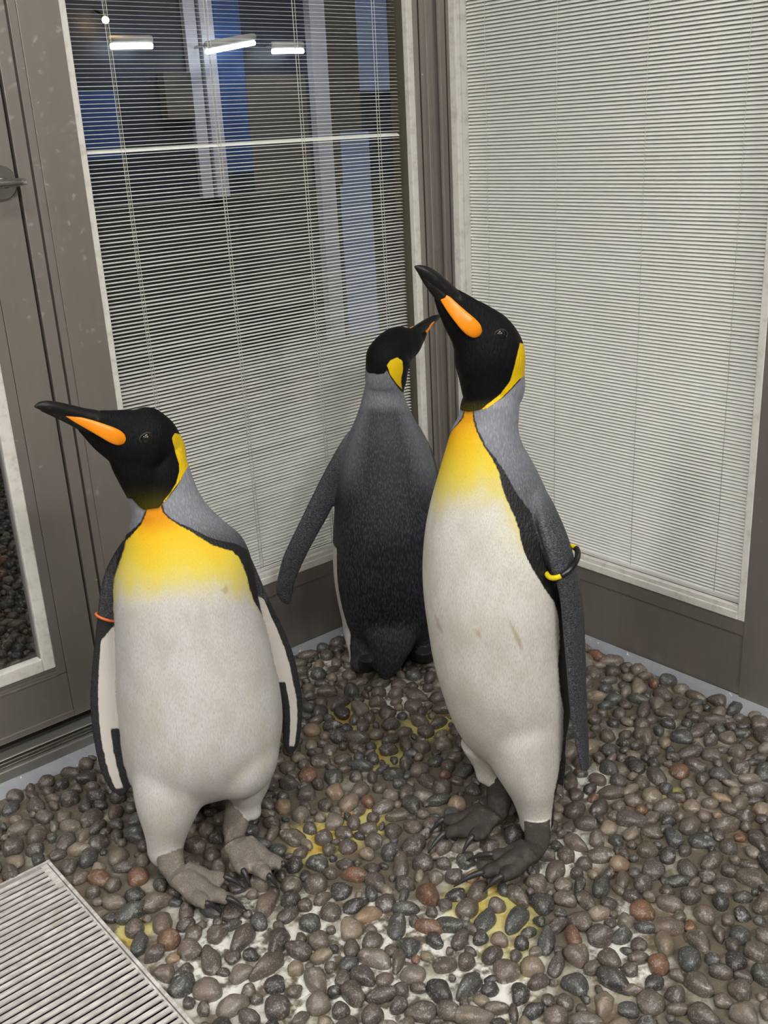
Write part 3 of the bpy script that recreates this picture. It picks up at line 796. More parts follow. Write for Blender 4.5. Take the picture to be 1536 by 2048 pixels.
def mat_penguin(name, footcol, footcol2, whitecol):
    t = NT(name)
    g = t.n('ShaderNodeNewGeometry'); pos = g.outputs['Position']
    wob = t.noise(t.wpos((1, 1, 0.45)), 260.0, 2.0, 0.6)
    wobb = t.math('MULTIPLY', t.math('SUBTRACT', wob, 0.5), 6.0)
    front = t.math('ADD', t.attr('front'), wobb); band = t.math('ADD', t.attr('band'), wobb)
    hood = t.math('ADD', t.attr('hood'), t.math('MULTIPLY', wobb, 0.35)); patch = t.math('ADD', t.attr('patch'), t.math('MULTIPLY', wobb, 0.35)); yel = t.attr('yel')
    flip = t.attr('flip'); finw = t.math('ADD', t.attr('finw'), t.math('MULTIPLY', wobb, 0.5)); foot = t.attr('foot'); dark = t.attr('dark')
    # back plumage: silver to charcoal, scaled with fine dark-edged feathers
    fv = t.wpos((1.0, 1.0, 0.24))
    fe = t.voro(fv, 330.0, 'F1', 'Distance', 0.9); fe2 = t.noise(t.wpos((1, 1, 0.30)), 480.0, 2.0, 0.55)
    fleck = t.math('MULTIPLY', t.smooth(fe, 0.66, 0.26), t.smooth(fe2, 0.2, 0.7))
    silver = t.mix(t.math('MULTIPLY', t.math('ADD', fleck, fe2), 0.6), (0.22, 0.23, 0.27), (0.38, 0.395, 0.445))
    coal = t.mix(fleck, (0.0085, 0.0092, 0.012), (0.042, 0.047, 0.062))
    back = t.mix(dark, silver, coal)
    black = t.mix(fe2, (0.003, 0.003, 0.0035), (0.010, 0.010, 0.011))
    # front plumage
    mott = t.noise(t.wpos((1, 1, 0.6)), 26.0, 4.0, 0.6); hair = t.noise(t.wpos((1, 1, 0.15)), 900.0, 3.0, 0.65)
    wcol = t.mix(t.smooth(mott, 0.35, 0.7), whitecol, tuple(c * f for c, f in zip(whitecol, (0.86, 0.84, 0.80))))
    wcol = t.mix(t.smooth(hair, 0.40, 0.72, 0.0, 0.55), wcol, tuple(c * 0.66 for c in whitecol))
    yy = t.math('ADD', yel, t.math('ADD', t.math('MULTIPLY', t.math('SUBTRACT', mott, 0.5), 0.30), t.math('MULTIPLY', t.math('SUBTRACT', t.noise(t.wpos((1, 1, 0.7)), 11.0, 3.0, 0.6), 0.5), 0.45)))
    ycol = t.ramp(yy, [(0.0, (0.66, 0.63, 0.50)), (0.30, (0.66, 0.58, 0.20)), (0.55, (0.74, 0.56, 0.045)), (0.80, (0.82, 0.50, 0.004)), (1.0, (0.78, 0.30, 0.002))])
    fcol = t.mix(t.smooth(yy, -0.04, 0.42), wcol, ycol)
    fcol = t.mix(t.smooth(hair, 0.42, 0.75, 0.0, 0.30), fcol, t.mix(1.0, fcol, (0.62, 0.58, 0.5), 'MULTIPLY'))
    stain = t.attr('stain'); fcol = t.mix(t.math('MULTIPLY', t.smooth(t.math('ADD', stain, t.math('MULTIPLY', wobb, 0.6)), -3.0, 4.0), 0.6), fcol, (0.36, 0.24, 0.11))
    # flipper
    fln = t.noise(t.wpos((0.35, 0.35, 1.0)), 950.0, 2.0, 0.5)
    fl = t.mix(t.smooth(fln, 0.42, 0.66), t.mix(t.attr('finout'), (0.006, 0.006, 0.007), (0.024, 0.025, 0.03)), t.mix(t.attr('finout'), (0.016, 0.016, 0.017), (0.115, 0.122, 0.14)))
    fwc = (0.56, 0.52, 0.48)
    c = t.mix(t.smooth(band, -1.5, 1.5), back, black)
    c = t.mix(t.smooth(front, -1.5, 1.5), c, fcol)
    c = t.mix(t.smooth(flip, 0.05, 0.95), c, t.mix(t.smooth(finw, -1.2, 1.2), fl, fwc))
    ol = t.attr('olive'); c = t.mix(t.smooth(t.math('SUBTRACT', t.attr('hoodrim'), t.math('MULTIPLY', ol, 5.0)), -0.8, 0.8), c, black)
    hb = t.mix(t.smooth(t.attr('olive'), 0.0, 1.0), black, (0.055, 0.048, 0.004))
    c = t.mix(t.smooth(hood, t.math('SUBTRACT', -1.2, t.math('MULTIPLY', ol, 6.0)), t.math('ADD', 1.2, t.math('MULTIPLY', ol, 8.0))), c, hb)
    yp = t.mix(t.noise(pos, 600.0, 2.0, 0.6), (0.86, 0.60, 0.0), (0.80, 0.50, 0.0))
    c = t.mix(t.smooth(patch, -0.9, 0.9), c, yp)
    # feet: small pale-edged scales
    sv = t.voro(t.wpos((1, 1, 1)), 620.0, 'DISTANCE_TO_EDGE'); sw = t.noise(pos, 45.0, 3.0, 0.6)
    fc = t.mix(t.math('MULTIPLY', t.smooth(sv, 0.14, 0.03), 0.55), footcol, footcol2); fc = t.mix(t.math('MULTIPLY', t.smooth(sw, 0.5, 0.75), 0.45), fc, tuple(x * 1.6 for x in footcol2))
    c = t.mix(t.smooth(foot, 0.35, 0.65), c, fc)
    isblk = t.math('MULTIPLY', t.smooth(hood, -1, 1), t.math('SUBTRACT', 1.0, t.smooth(patch, -1, 1)))
    isfront = t.smooth(front, -1, 1)
    rough = t.math('ADD', 0.50, t.math('MULTIPLY', isfront, 0.22))
    h = t.math('ADD', t.math('MULTIPLY', hair, 0.9), t.math('MULTIPLY', t.math('MULTIPLY', fleck, t.math('SUBTRACT', 1.0, isfront)), 1.6))
    h = t.mix(foot, h, t.smooth(sv, 0.0, 0.2))
    t.bsdf(c, rough, normal=t.bump(h, 0.35, 0.0018), spec=t.math('SUBTRACT', 0.42, t.math('MULTIPLY', isblk, 0.34)))
    return t.m

CLAW = plain('claw_horn', (0.028, 0.028, 0.03), 0.35)
BEAK = None
def mat_beak():
    t = NT('beak_horn'); n = t.noise(t.wpos((1, 1, 1)), 160.0, 4.0, 0.65)
    c = t.mix(t.smooth(n, 0.55, 0.75), (0.006, 0.006, 0.006), (0.05, 0.047, 0.043)); t.bsdf(c, 0.42, spec=0.3); return t.m
BEAK = mat_beak()
ORANGE = NT('orange_plate'); ORANGE.bsdf(ORANGE.mix(ORANGE.noise(ORANGE.wpos((1, 1, 1)), 60.0, 2.0), (0.85, 0.24, 0.004), (0.90, 0.30, 0.006)), 0.33); ORANGE = ORANGE.m
EYE = plain('eye_ball', (0.010, 0.006, 0.004), 0.18)
LID = plain('eyelid_skin', (0.018, 0.016, 0.016), 0.5)

def finish(b, label, root_loc, me, co, pid, ex, pat, mat):
    """bake the plumage pattern as attributes and link the body under its root"""
    root = empty('king_penguin', tuple(root_loc)); tag(root, label, 'penguin', 'king penguins on the pebble floor')
    q = project(co); H0 = b.hc
    lat = (co - H0) @ b.hm
    mir = co - np.where(lat < 0, 2 * lat, 0)[:, None] * b.hm
    qh = project(mir)
    at_ = pat(b, co, q, qh, lat, pid, ex)
    ed, n_ = b.ed, b.nv; deg = np.maximum(np.bincount(ed.ravel(), minlength=n_), 1)
    for key, its in (('foot', 5), ('flip', 3)):
        x = np.asarray(at_[key], float)
        for _ in range(its): x = 0.4 * x + 0.6 * (np.bincount(ed[:, 0], x[ed[:, 1]], n_) + np.bincount(ed[:, 1], x[ed[:, 0]], n_)) / deg
        at_[key] = x
    for k, v in at_.items(): set_attr(me, k, v)
    me.materials.clear(); me.materials.append(mat)
    link('body', me, None, root, True)
    for p, e in b.claws:
        d = e - p; L = np.linalg.norm(d); t = np.linspace(0, 1, 8); pts = [p - d * 0.12 + d * 1.12 * x + np.array([0, 0, 0.004 * math.sin(math.pi * x)]) for x in t]
        tube('claw', pts, list(np.interp(t, [0, 0.15, 0.6, 1], [0.0042, 0.0052, 0.0038, 0.0009])), CLAW, root, 10)
    return root

def beak(b, root, upper, lower, plate, eye, gape_lat):
    """upper/lower mandible paths (x, y, radius px, depth); plate path on the lower mandible; eye (x, y, r)"""
    def mand(keys, lat, name, par, mt):
        K = catmull(keys, 40); C = np.array([b.P(x, y, d) for x, y, r, d in K]); R = np.maximum(K[:, 2], 0.4) * b.px
        T = np.gradient(C, axis=0); T /= np.linalg.norm(T, axis=1)[:, None]
        L = np.tile(b.hm, (40, 1)); L = L - T * np.sum(L * T, 1)[:, None]; L /= np.linalg.norm(L, axis=1)[:, None]; Q = np.cross(T, L)
        V, F = loft(C, Q * R[:, None], L * (R * np.interp(np.linspace(0, 1, 40), [0, 1], lat))[:, None], 28)
        return link(name, mesh(name, V, fix_normals(V, F)), mt, par, True)
    up = mand(upper, (0.85, 0.9), 'beak', root, BEAK)
    lo = mand(lower, (0.9, 0.9), 'lower_beak', root, BEAK)
    for sgn in (1, -1):
        K = catmull([k[:4] for k in plate], 40); C = np.array([b.P(x, y, d) for x, y, r, d in K])
        R = np.maximum(K[:, 2], 0.3) * b.px
        off = np.interp(np.linspace(0, 1, 40), np.linspace(0, 1, len(plate)), [k[4] for k in plate]) * b.px
        if sgn > 0: C = C
        T = np.gradient(C, axis=0); T /= np.linalg.norm(T, axis=1)[:, None]
        L = np.tile(b.hm, (40, 1)); L = L - T * np.sum(L * T, 1)[:, None]; L /= np.linalg.norm(L, axis=1)[:, None]; Q = np.cross(T, L)
        # the listed pixels are where the near plate shows: its centre line lies off the sagittal plane
        Cn = C + b.hm[None] * off[:, None]
        sh = project(Cn) - project(C)
        C2 = np.array([b.P(x - dx, y - dy, d) for (x, y, r, d), (dx, dy) in zip(K, sh)]) + sgn * b.hm[None] * off[:, None]
        V, F = loft(C2, Q * R[:, None], L * (R * 0.32)[:, None], 24)
        o = link('beak_plate', mesh('beak_plate', V, fix_normals(V, F)), ORANGE, lo, True); o['label'] = 'orange beak plate'
    for sgn in (1, -1):
        c = b.P(eye[0], eye[1], eye[3]); off = eye[4]
        sh = project(c + b.hm * off) - project(c); c = b.P(eye[0] - sh[0], eye[1] - sh[1], eye[3]) + sgn * b.hm * off
        bm = bmesh.new(); bmesh.ops.create_uvsphere(bm, u_segments=20, v_segments=14, radius=eye[2] * b.px, matrix=Matrix.Translation(Vector(c)))
        m = bpy.data.meshes.new('eye'); bm.to_mesh(m); bm.free(); eo = link('eye', m, EYE, root, True)
        ring = [Vector(c + sgn * b.hm * eye[2] * b.px * 0.45) + Vector(b.hd) * math.cos(a) * eye[2] * b.px * 1.12 + Vector((0, 0, 1)) * math.sin(a) * eye[2] * b.px * 0.86 for a in np.linspace(0, 2 * math.pi, 24, endpoint=False)]
        tube('eyelid', ring, eye[2] * b.px * 0.15, LID, eo, 6, True)

def ring_band(root, b, C, U, t, name, mat, rad, grow, tiltx, label, arc=None, mat2=None):
    """closed ring worn round a flipper: C centre line, U half chord of the blade, t place along it"""
    i = int(t * (len(C) - 1)); c = C[i]; T = C[min(i + 2, len(C) - 1)] - C[i - 2]; T /= np.linalg.norm(T)
    u = U[i] / np.linalg.norm(U[i]); a = np.linalg.norm(U[i]) * grow; u = u - T * (u @ T); u /= np.linalg.norm(u); v = np.cross(T, u)
    ax = u * a + T * tiltx
    an = np.linspace(0, 2 * math.pi, 48, endpoint=False)
    pts = [c + ax * math.cos(x) + v * max(a * 0.72, 0.012) * math.sin(x) for x in an]
    o = tube(name, pts, rad, mat, root, 10, True); o['label'] = label
    if arc:
        vs = 1.0 if v @ (-b.n) > 0 else -1.0
        an = np.linspace(arc[0], arc[1], 24); pts = [c + ax * math.cos(x) + vs * v * max(a * 0.72, 0.012) * math.sin(x) for x in an]
        q = tube('band_sleeve', pts, rad * 1.12, mat2, o, 10); q['label'] = 'black sleeve of the band'
    return o

def interp_y(y, ys, vs): return np.interp(y, ys, vs)
def add_pattern_common(d, b, pid, ex):
    n = len(pid)
    d['flip'] = (pid == 1) * np.clip((ex[:, 0] - 0.03) / 0.16, 0, 1); d['foot'] = (pid == 3).astype(float)
    d['finu'] = ex[:, 0] * 0.30
    d['finout'] = 1.0 - 0.0 * ex[:, 0]
    return d

# ---- penguin A: beside the door, breast to the viewer, bill turned aside
A = Bird((410, 1690), (-0.966, -0.26), 1)
A.hc = A.P(300, 880, 0.0); A.zhip = 0.30; A.zlow = 0.05; A.zneck = 0.60
ta = 0.26 / 0.966
def dA(x): return ta * (x - 330) * A.px
A.body([(900, 270, 366, 0.0, 0.95), (935, 258, 377, 0.0, 0.95), (970, 262, 389, 0.0, 0.95), (1000, 263, 402, 0.0, 0.95), (1030, 262, 423, 0.0, 0.92), (1060, 250, 452, 0.0, 0.88), (1090, 241, 484, 0, 0.86),
        (1120, 232, 499, 0, 0.88), (1160, 226, 507, 0, 0.92), (1200, 226, 513, 0, 0.95), (1250, 229, 524, 0, 0.97), (1300, 230, 537, 0, 0.98), (1350, 232, 548, 0, 0.98), (1400, 235, 559, 0, 0.97),
        (1450, 240, 564, 0, 0.95), (1490, 247, 560, 0, 0.90), (1520, 255, 552, 0.005, 0.84), (1545, 266, 542, 0.01, 0.74), (1566, 284, 526, 0.012, 0.60), (1580, 310, 505, 0.015, 0.42), (1586, 350, 470, 0.02, 0.25)])
A.path([(369, 918, 5, dA(369)), (358, 910, 17, dA(358)), (341, 900, 30, dA(341)), (318, 890, 46, dA(318)), (292, 884, 56, dA(292)), (262, 879, 51, dA(262), 0.74), (236, 870, 43, dA(236), 0.62), (214, 862, 36, dA(214), 0.52), (195, 854, 29, dA(195), 0.45), (178, 847, 22, dA(178), 0.45), (162, 841, 15, dA(162), 0.5), (152, 837, 6, dA(152), 0.6)], 0, lat=0.80)
A.path([(290, 870, 40, dA(290)), (281, 898, 51, dA(281), 0.7), (283, 920, 49, dA(285), 0.75), (291, 948, 44, dA(300)), (308, 982, 44, 0), (325, 1015, 50, 0)], 0, lat=0.88)
# legs (white feather trousers) and feet
def leg(b, hip, ank, az, r0, r1, r2, pid=0, kx=0.0):
    a = b.P(*hip); e = ground(ank[0], ank[1], az); d = e - a; L = np.linalg.norm(d); t = np.linspace(0, 1, 26)
    c = a[None] * (1 - t[:, None]) + e[None] * t[:, None]; rr = np.interp(t, [0, 0.5, 0.9, 1], [r0, r1, r2, r2])
    # rounded end
    h = np.linspace(0, 1, 9)[1:] * 0.97; ce = e[None] + d[None] / L * (h * r2 * 0.9)[:, None]; re = r2 * np.sqrt(1 - h ** 2)
    c = np.vstack([c, ce]); rr = np.r_[rr, re]
    V, F = loft(c, b.r[None] * rr[:, None], b.n[None] * rr[:, None], 30); b.add(V, F, pid); return e
A.path([(350, 1440, 40, -0.02), (346, 1500, 62, -0.035), (340, 1560, 66, -0.045), (336, 1610, 57, -0.05), (333, 1650, 44, -0.05), (331, 1685, 34, -0.05), (331, 1708, 30, -0.05), (332, 1722, 20, -0.05), (333, 1729, 4, -0.05)], 0, lat=0.95, latdir=A.n)
A.foot((354, 1738, 0.036), [((451, 1755), (488, 1777)), ((457, 1798), (494, 1822)), ((413, 1808), (439, 1824))], shin=A.P(333, 1665, -0.05), r=1.1)
e = leg(A, (480, 1530, 0.02), (502, 1618), 0.06, 0.06, 0.042, 0.018)
A.foot((472, 1674, 0.040), [((487, 1742), (500, 1775)), ((537, 1752), (557, 1778)), ((565, 1729), (579, 1741))], shin=A.P(482, 1560, 0.03), r=1.12)
A.blob(470, 1490, -0.01, 0.072, 0.098, 0.083)
A.path([(400, 1480, 60, 0.08), (410, 1580, 34, 0.13), (415, 1640, 16, 0.16), (417, 1665, 5, 0.175)], 0, lat=0.5, latdir=A.n)
AL = A.flipper([(246, 1080), (228, 1108), (214, 1134), (204, 1165), (198, 1200), (194, 1240), (187, 1300), (180, 1380), (181, 1430), (188, 1490), (201, 1543), (219, 1578), (238, 1592)],
               [(290, 1110), (262, 1130), (246, 1152), (240, 1185), (234, 1215), (230, 1245), (231, 1300), (236, 1385), (240, 1432), (248, 1490), (258, 1540), (262, 1572), (250, 1590)], [0.02, 0.015, 0.01, 0.0, -0.01], 0.0075, 1)
AR = A.flipper([(470, 1080), (492, 1098), (508, 1128), (525, 1168), (546, 1215), (566, 1255), (586, 1305), (599, 1360), (605, 1400), (604, 1450), (597, 1490), (586, 1508)],
               [(440, 1110), (470, 1130), (492, 1160), (504, 1190), (513, 1228), (524, 1262), (540, 1312), (553, 1370), (562, 1410), (564, 1450), (566, 1490), (574, 1507)], [0.01, 0.015, 0.02, 0.02, 0.015], 0.0075, 1)
A_FRONT = [(296, 1014), (284, 1047), (267, 1067), (252, 1082), (248, 1099), (236, 1134), (227, 1158), (222, 1200), (180, 1240), (100, 1260), (100, 1900), (700, 1900), (700, 1260), (530, 1240), (509, 1205), (499, 1176), (494, 1153), (487, 1134), (477, 1114), (464, 1102), (445, 1097), (422, 1089), (403, 1077), (380, 1062), (358, 1051), (338, 1037), (326, 1025), (322, 1010)]
A_HOOD = [(200, 990), (264, 998), (279, 1017), (288, 1022), (318, 1018), (326, 1008), (338, 994), (352, 974), (364, 950), (371, 936), (376, 915), (385, 880), (420, 860), (420, 700), (0, 700), (0, 990)]
A_PATCH = [(350, 866), (366, 870), (390, 893), (392, 918), (373, 938), (359, 963), (338, 992), (327, 1006), (325, 1004), (339, 988), (352, 967), (359, 943), (358, 927), (350, 902), (344, 875)]
def patA(b, co, q, qh, lat, pid, ex):
    d = {}
    dep = (co - b.O) @ b.n
    fr = np.minimum(sd_poly(q, A_FRONT), (0.035 - dep) / b.px)
    d['front'] = fr
    bw = interp_y(q[:, 1], [1010, 1040, 1070, 1100, 1200, 1300], [3, 3, 9, 22, 20, 14]); d['band'] = fr + bw
    hd = np.where(co[:, 2] > b.P(300, 1060)[2], sd_poly(qh, A_HOOD), -30); d['hood'] = hd; d['hoodrim'] = hd + 2.0
    pt_ = np.where(np.abs(lat) > 0.008, sd_poly(qh, A_PATCH), -9.0); d['patch'] = pt_
    d['olive'] = interp_y(q[:, 1], [965, 1020], [0, 0.9])
    yl = interp_y(q[:, 1], [1012, 1030, 1055, 1085, 1110, 1150, 1190, 1235], [1.0, 0.97, 0.82, 0.68, 0.56, 0.40, 0.22, -0.1])
    side = np.clip(1 - np.abs(sd_poly(q, A_FRONT)) / 28, 0, 1) * interp_y(q[:, 1], [1100, 1140, 1200, 1240], [0, 0.45, 0.35, 0.0]); d['yel'] = np.maximum(yl * 1.0, side)
    d['dark'] = interp_y(q[:, 1], [1000, 1040, 1075, 1120], [0.08, 0.25, 0.75, 1.0])
    d['stain'] = sd_poly(q, [(452, 1170), (458, 1182), (450, 1190), (442, 1180)])
    fw = np.full(len(co), -20.0); f = pid == 1
    left = q[:, 0] < 400
    t, c, s_ = ex[:, 0], ex[:, 1], ex[:, 2]
    cam_side = s_ * 1.0
    w1 = (c + 0.42) * 26; w2 = (t - np.where(left, 0.36, 0.26)) * 260; lim = np.where(left, 0.72, 0.66); w3 = np.maximum((lim - t) * 300, (0.25 - c) * 26); w4 = (0.955 - t) * 260
    w2 = w2 + c * 14
    fw = np.minimum(np.minimum(w1, w2), np.minimum(w3, w4))
    d['finw'] = np.where(f & (s_ > 0.02), fw, -20.0)
    add_pattern_common(d, b, pid, ex)
    d['finout'] = np.where(t < 0.3, 0.55, 0.12)
    return d
MA = mat_penguin('penguin_plumage_pale_feet', (0.125, 0.108, 0.092), (0.36, 0.31, 0.255), (0.62, 0.605, 0.59))
res = A.build(0.0024, 4)
ra = finish(A, 'king penguin standing beside the door with its bill turned towards the door', A.O, *res, patA, MA)
beak(A, ra, [(238, 858, 5, dA(238)), (215, 847, 12, dA(215)), (195, 839, 14, dA(195)), (165, 831, 12, dA(165)), (135, 822, 10.5, dA(135)), (108, 815, 9.5, dA(108)), (88, 812, 8, dA(88)), (76, 812, 5, dA(76)), (69, 814, 1, dA(69))],
     [(246, 884, 16, dA(246)), (225, 872, 16, dA(225)), (195, 860, 14, dA(195)), (165, 848, 11, dA(165)), (135, 836, 8, dA(135)), (105, 826, 5, dA(105)), (82, 820, 1.5, dA(82))],
     [(132, 832, 0.6, dA(132), 7), (150, 838, 4.5, dA(150), 9), (178, 849, 8, dA(178), 12), (205, 861, 10.5, dA(205), 16), (226, 871, 12, dA(226), 21.5), (241, 879, 10.5, dA(241), 26), (249, 884, 5, dA(249), 28.5), (251, 886, 1, dA(251), 29)],
     (293, 876, 10.5, dA(293), 0.0325), 0)
ring_band(ra, A, AL[0], AL[1], 0.30, 'flipper_band', plain('orange_band', (0.62, 0.13, 0.03), 0.4), 0.0022, 1.12, 0.004, 'thin orange flipper band')

# ---- penguin B: in the middle of the floor, bill raised
B = Bird((1030, 1640), (-0.93, -0.36), 1)
B.hc = B.P(975, 700, 0.0); B.zhip = 0.30; B.zlow = 0.05; B.zneck = 0.70
tb = 0.36 / 0.93
def dB(x): return tb * (x - 985) * B.px
B.body([(770, 940, 1034, 0, 0.95), (800, 923, 1039, 0, 0.95), (830, 917, 1038, 0, 0.95), (860, 902, 1037, 0, 0.95), (890, 893, 1045, 0, 0.95), (920, 884, 1062, 0, 0.95), (950, 875, 1078, 0, 0.95), (1000, 861, 1100, 0, 0.95), (1050, 851, 1122, 0, 0.95),
        (1100, 846, 1136, 0, 0.95), (1150, 845, 1141, 0, 0.97), (1200, 849, 1139, 0, 1.0), (1250, 856, 1136, 0, 1.0), (1300, 864, 1136, 0, 1.0), (1350, 876, 1138, 0, 0.98), (1400, 891, 1141, 0, 0.92),
        (1440, 906, 1139, 0, 0.84), (1475, 925, 1131, 0, 0.74), (1500, 945, 1122, 0, 0.62), (1515, 965, 1108, 0, 0.45), (1522, 990, 1085, 0, 0.3)])
B.path([(985, 835, 10, 0.0), (986, 815, 34, 0.0), (988, 790, 50, dB(992)), (984, 752, 54, dB(986)), (979, 712, 58, dB(980)), (965, 680, 53, dB(966), 0.76), (946, 655, 43, dB(946), 0.66), (926, 634, 35, dB(926), 0.55), (910, 616, 29, dB(910), 0.48), (894, 598, 22, dB(894), 0.46), (880, 582, 14, dB(880), 0.5), (872, 574, 5, dB(872), 0.6)], 0, lat=0.80)
B.path([(1025, 1360, 40, -0.01), (1036, 1430, 76, -0.02), (1050, 1510, 66, -0.03), (1062, 1560, 52, -0.035), (1068, 1600, 38, -0.035), (1072, 1630, 32, -0.035), (1073, 1652, 29, -0.035), (1073, 1665, 18, -0.035), (1073, 1671, 4, -0.035)], 0, lat=1.0, latdir=B.n)
B.foot((1064, 1690, 0.036), [((982, 1710), (934, 1721)), ((963, 1746), (907, 1774)), ((1003, 1754), (967, 1784))], shin=B.P(1073, 1610, -0.03), r=1.1)
e = leg(B, (985, 1480, 0.04), (972, 1546), 0.08, 0.06, 0.036, 0.020)
B.foot((985, 1612, 0.046), [((886, 1640), (861, 1666)), ((889, 1667), (856, 1706)), ((945, 1675), (924, 1709))], shin=B.P(1000, 1515, 0.04), r=1.12)
B.path([(1095, 1420, 42, 0.06), (1106, 1520, 26, 0.10), (1110, 1590, 14, 0.11), (1114, 1640, 5, 0.115)], 0, lat=0.6, latdir=B.n)
BL = B.flipper([(1050, 965), (1064, 1000), (1075, 1035), (1084, 1068), (1093, 1100), (1103, 1130), (1115, 1160), (1124, 1200), (1130, 1270), (1137, 1350), (1143, 1420), (1152, 1480), (1160, 1520), (1166, 1542)],
               [(1056, 965), (1092, 1000), (1114, 1035), (1130, 1070), (1140, 1100), (1148, 1132), (1156, 1168), (1162, 1210), (1167, 1280), (1169, 1350), (1171, 1420), (1174, 1480), (1175, 1518), (1173, 1540)], [0.0, -0.03, -0.052, -0.063, -0.066, -0.066, -0.062, -0.058, -0.055, -0.055, -0.055, -0.055, -0.055, -0.055], 0.0105, 1, tilt=0.05)
# hidden flipper on the far side, mirrored about the body's own middle plane
Bf = -B.n * math.cos(math.radians(50)) - B.r * math.sin(math.radians(50)); Bm = np.cross(Bf, B.z); Bm = Bm if Bm @ B.r > 0 else -Bm
bc = B.P(995, 1150, 0.0)
v_, f_, p_, e_ = B.parts[-1]
lt = (v_ - bc) @ Bm; B.add(v_ - 2 * lt[:, None] * Bm, f_, 1, e_)
B_FRONT = [(905, 826), (945, 822), (947, 840), (953, 862), (968, 893), (985, 918), (996, 940), (1003, 965), (1008, 985), (1016, 1006), (1030, 1033), (1038, 1060), (1044, 1090), (1055, 1120), (1072, 1150), (1090, 1178), (1108, 1203), (1117, 1235), (1119, 1280), (1116, 1330), (1120, 1380), (1127, 1420), (1126, 1480), (1118, 1540), (1108, 1590), (1102, 1640), (1101, 1700), (780, 1720), (780, 826)]
B_HOOD = [(780, 820), (915, 820), (935, 826), (950, 824), (966, 819), (978, 813), (1004, 795), (1023, 776), (1039, 759), (1045, 750), (1070, 720), (1090, 690), (1090, 450), (780, 450)]
B_PATCH = [(1040, 686), (1056, 690), (1066, 715), (1064, 745), (1043, 755), (1037, 760), (1022, 777), (1003, 796), (977, 815), (962, 821), (964, 817), (1000, 789), (1020, 763), (1028, 736), (1036, 703)]
def patB(b, co, q, qh, lat, pid, ex):
    d = {}
    lb = (co - bc) @ Bm
    mi = co - np.where(lb < 0, 2 * lb, 0)[:, None] * Bm; qb = project(mi)
    fr = sd_poly(qb, B_FRONT); d['front'] = fr
    bw = interp_y(q[:, 1], [820, 900, 930, 970, 1040, 1100, 1150, 1190, 1230, 1300], [3, 4, 8, 20, 36, 34, 26, 12, 6, 5]); d['band'] = fr + bw
    hd = np.where(co[:, 2] > b.P(980, 850)[2], sd_poly(qh, B_HOOD), -30); d['hood'] = hd; d['hoodrim'] = hd + 2.0
    d['patch'] = np.where(np.abs(lat) > 0.012, sd_poly(qh, B_PATCH), -9.0)
    d['olive'] = interp_y(q[:, 1], [795, 824], [0, 0.9])
    yl = interp_y(q[:, 1], [822, 845, 880, 915, 950, 985, 1020, 1075], [1.0, 0.97, 0.82, 0.68, 0.50, 0.33, 0.17, -0.1])
    side = np.clip(1 - np.abs(fr) / 60, 0, 1) * interp_y(q[:, 1], [930, 980, 1060, 1160], [0, 0.42, 0.30, 0.0]); d['yel'] = np.maximum(yl, side)
    bk_ = interp_y(q[:, 1], [860, 900, 960, 1040, 1120], [0.06, 0.30, 0.55, 0.8, 1.0]); d['dark'] = bk_
    st = np.maximum(sd_poly(q, [(1016, 1236), (1028, 1255), (1043, 1280), (1046, 1306), (1036, 1290), (1024, 1262)]), sd_poly(q, [(951, 1258), (960, 1264), (962, 1276), (953, 1270)]))
    d['stain'] = np.maximum(st, sd_poly(q, [(864, 1222), (880, 1235), (890, 1262), (884, 1275), (870, 1255)]) - 4)
    d['finw'] = np.full(len(co), -20.0)
    add_pattern_common(d, b, pid, ex)
    return d
MB = mat_penguin('penguin_plumage_dark_feet', (0.020, 0.017, 0.015), (0.085, 0.072, 0.060), (0.69, 0.665, 0.62))
res = B.build(0.0024, 4)
rb = finish(B, 'tallest king penguin, bill raised, yellow and black band on its flipper', B.O, *res, patB, MB)
beak(B, rb, [(946, 646, 5, dB(946)), (935, 630, 13, dB(935)), (922, 612, 15, dB(922)), (902, 592, 14, dB(902)), (884, 574, 13, dB(884)), (866, 557, 12, dB(866)), (848, 543, 9, dB(848)), (836, 536, 5, dB(836)), (829, 533, 1, dB(829))],
     [(952, 662, 17, dB(952)), (935, 645, 17, dB(935)), (912, 622, 16, dB(912)), (890, 598, 13, dB(890)), (872, 580, 10, dB(872)), (852, 560, 6, dB(852)), (838, 545, 2, dB(838))],
     [(874, 577, 0.6, dB(874), 6), (884, 589, 6, dB(884), 9), (902, 612, 9.5, dB(902), 13), (922, 634, 12, dB(922), 18), (940, 652, 13.5, dB(940), 25), (953, 663, 11.5, dB(953), 31), (960, 668, 6, dB(960), 33.5), (962, 670, 1, dB(962), 34)],
     (1000, 669, 9.5, dB(1000), 0.0335), 0)
ring_band(rb, B, BL[0], BL[1], 0.30, 'flipper_band', plain('yellow_band', (0.80, 0.62, 0.01), 0.35), 0.0040, 1.08, -0.011, 'yellow flipper band', (0.6, 2.7), plain('black_sleeve', (0.012, 0.012, 0.012), 0.25))

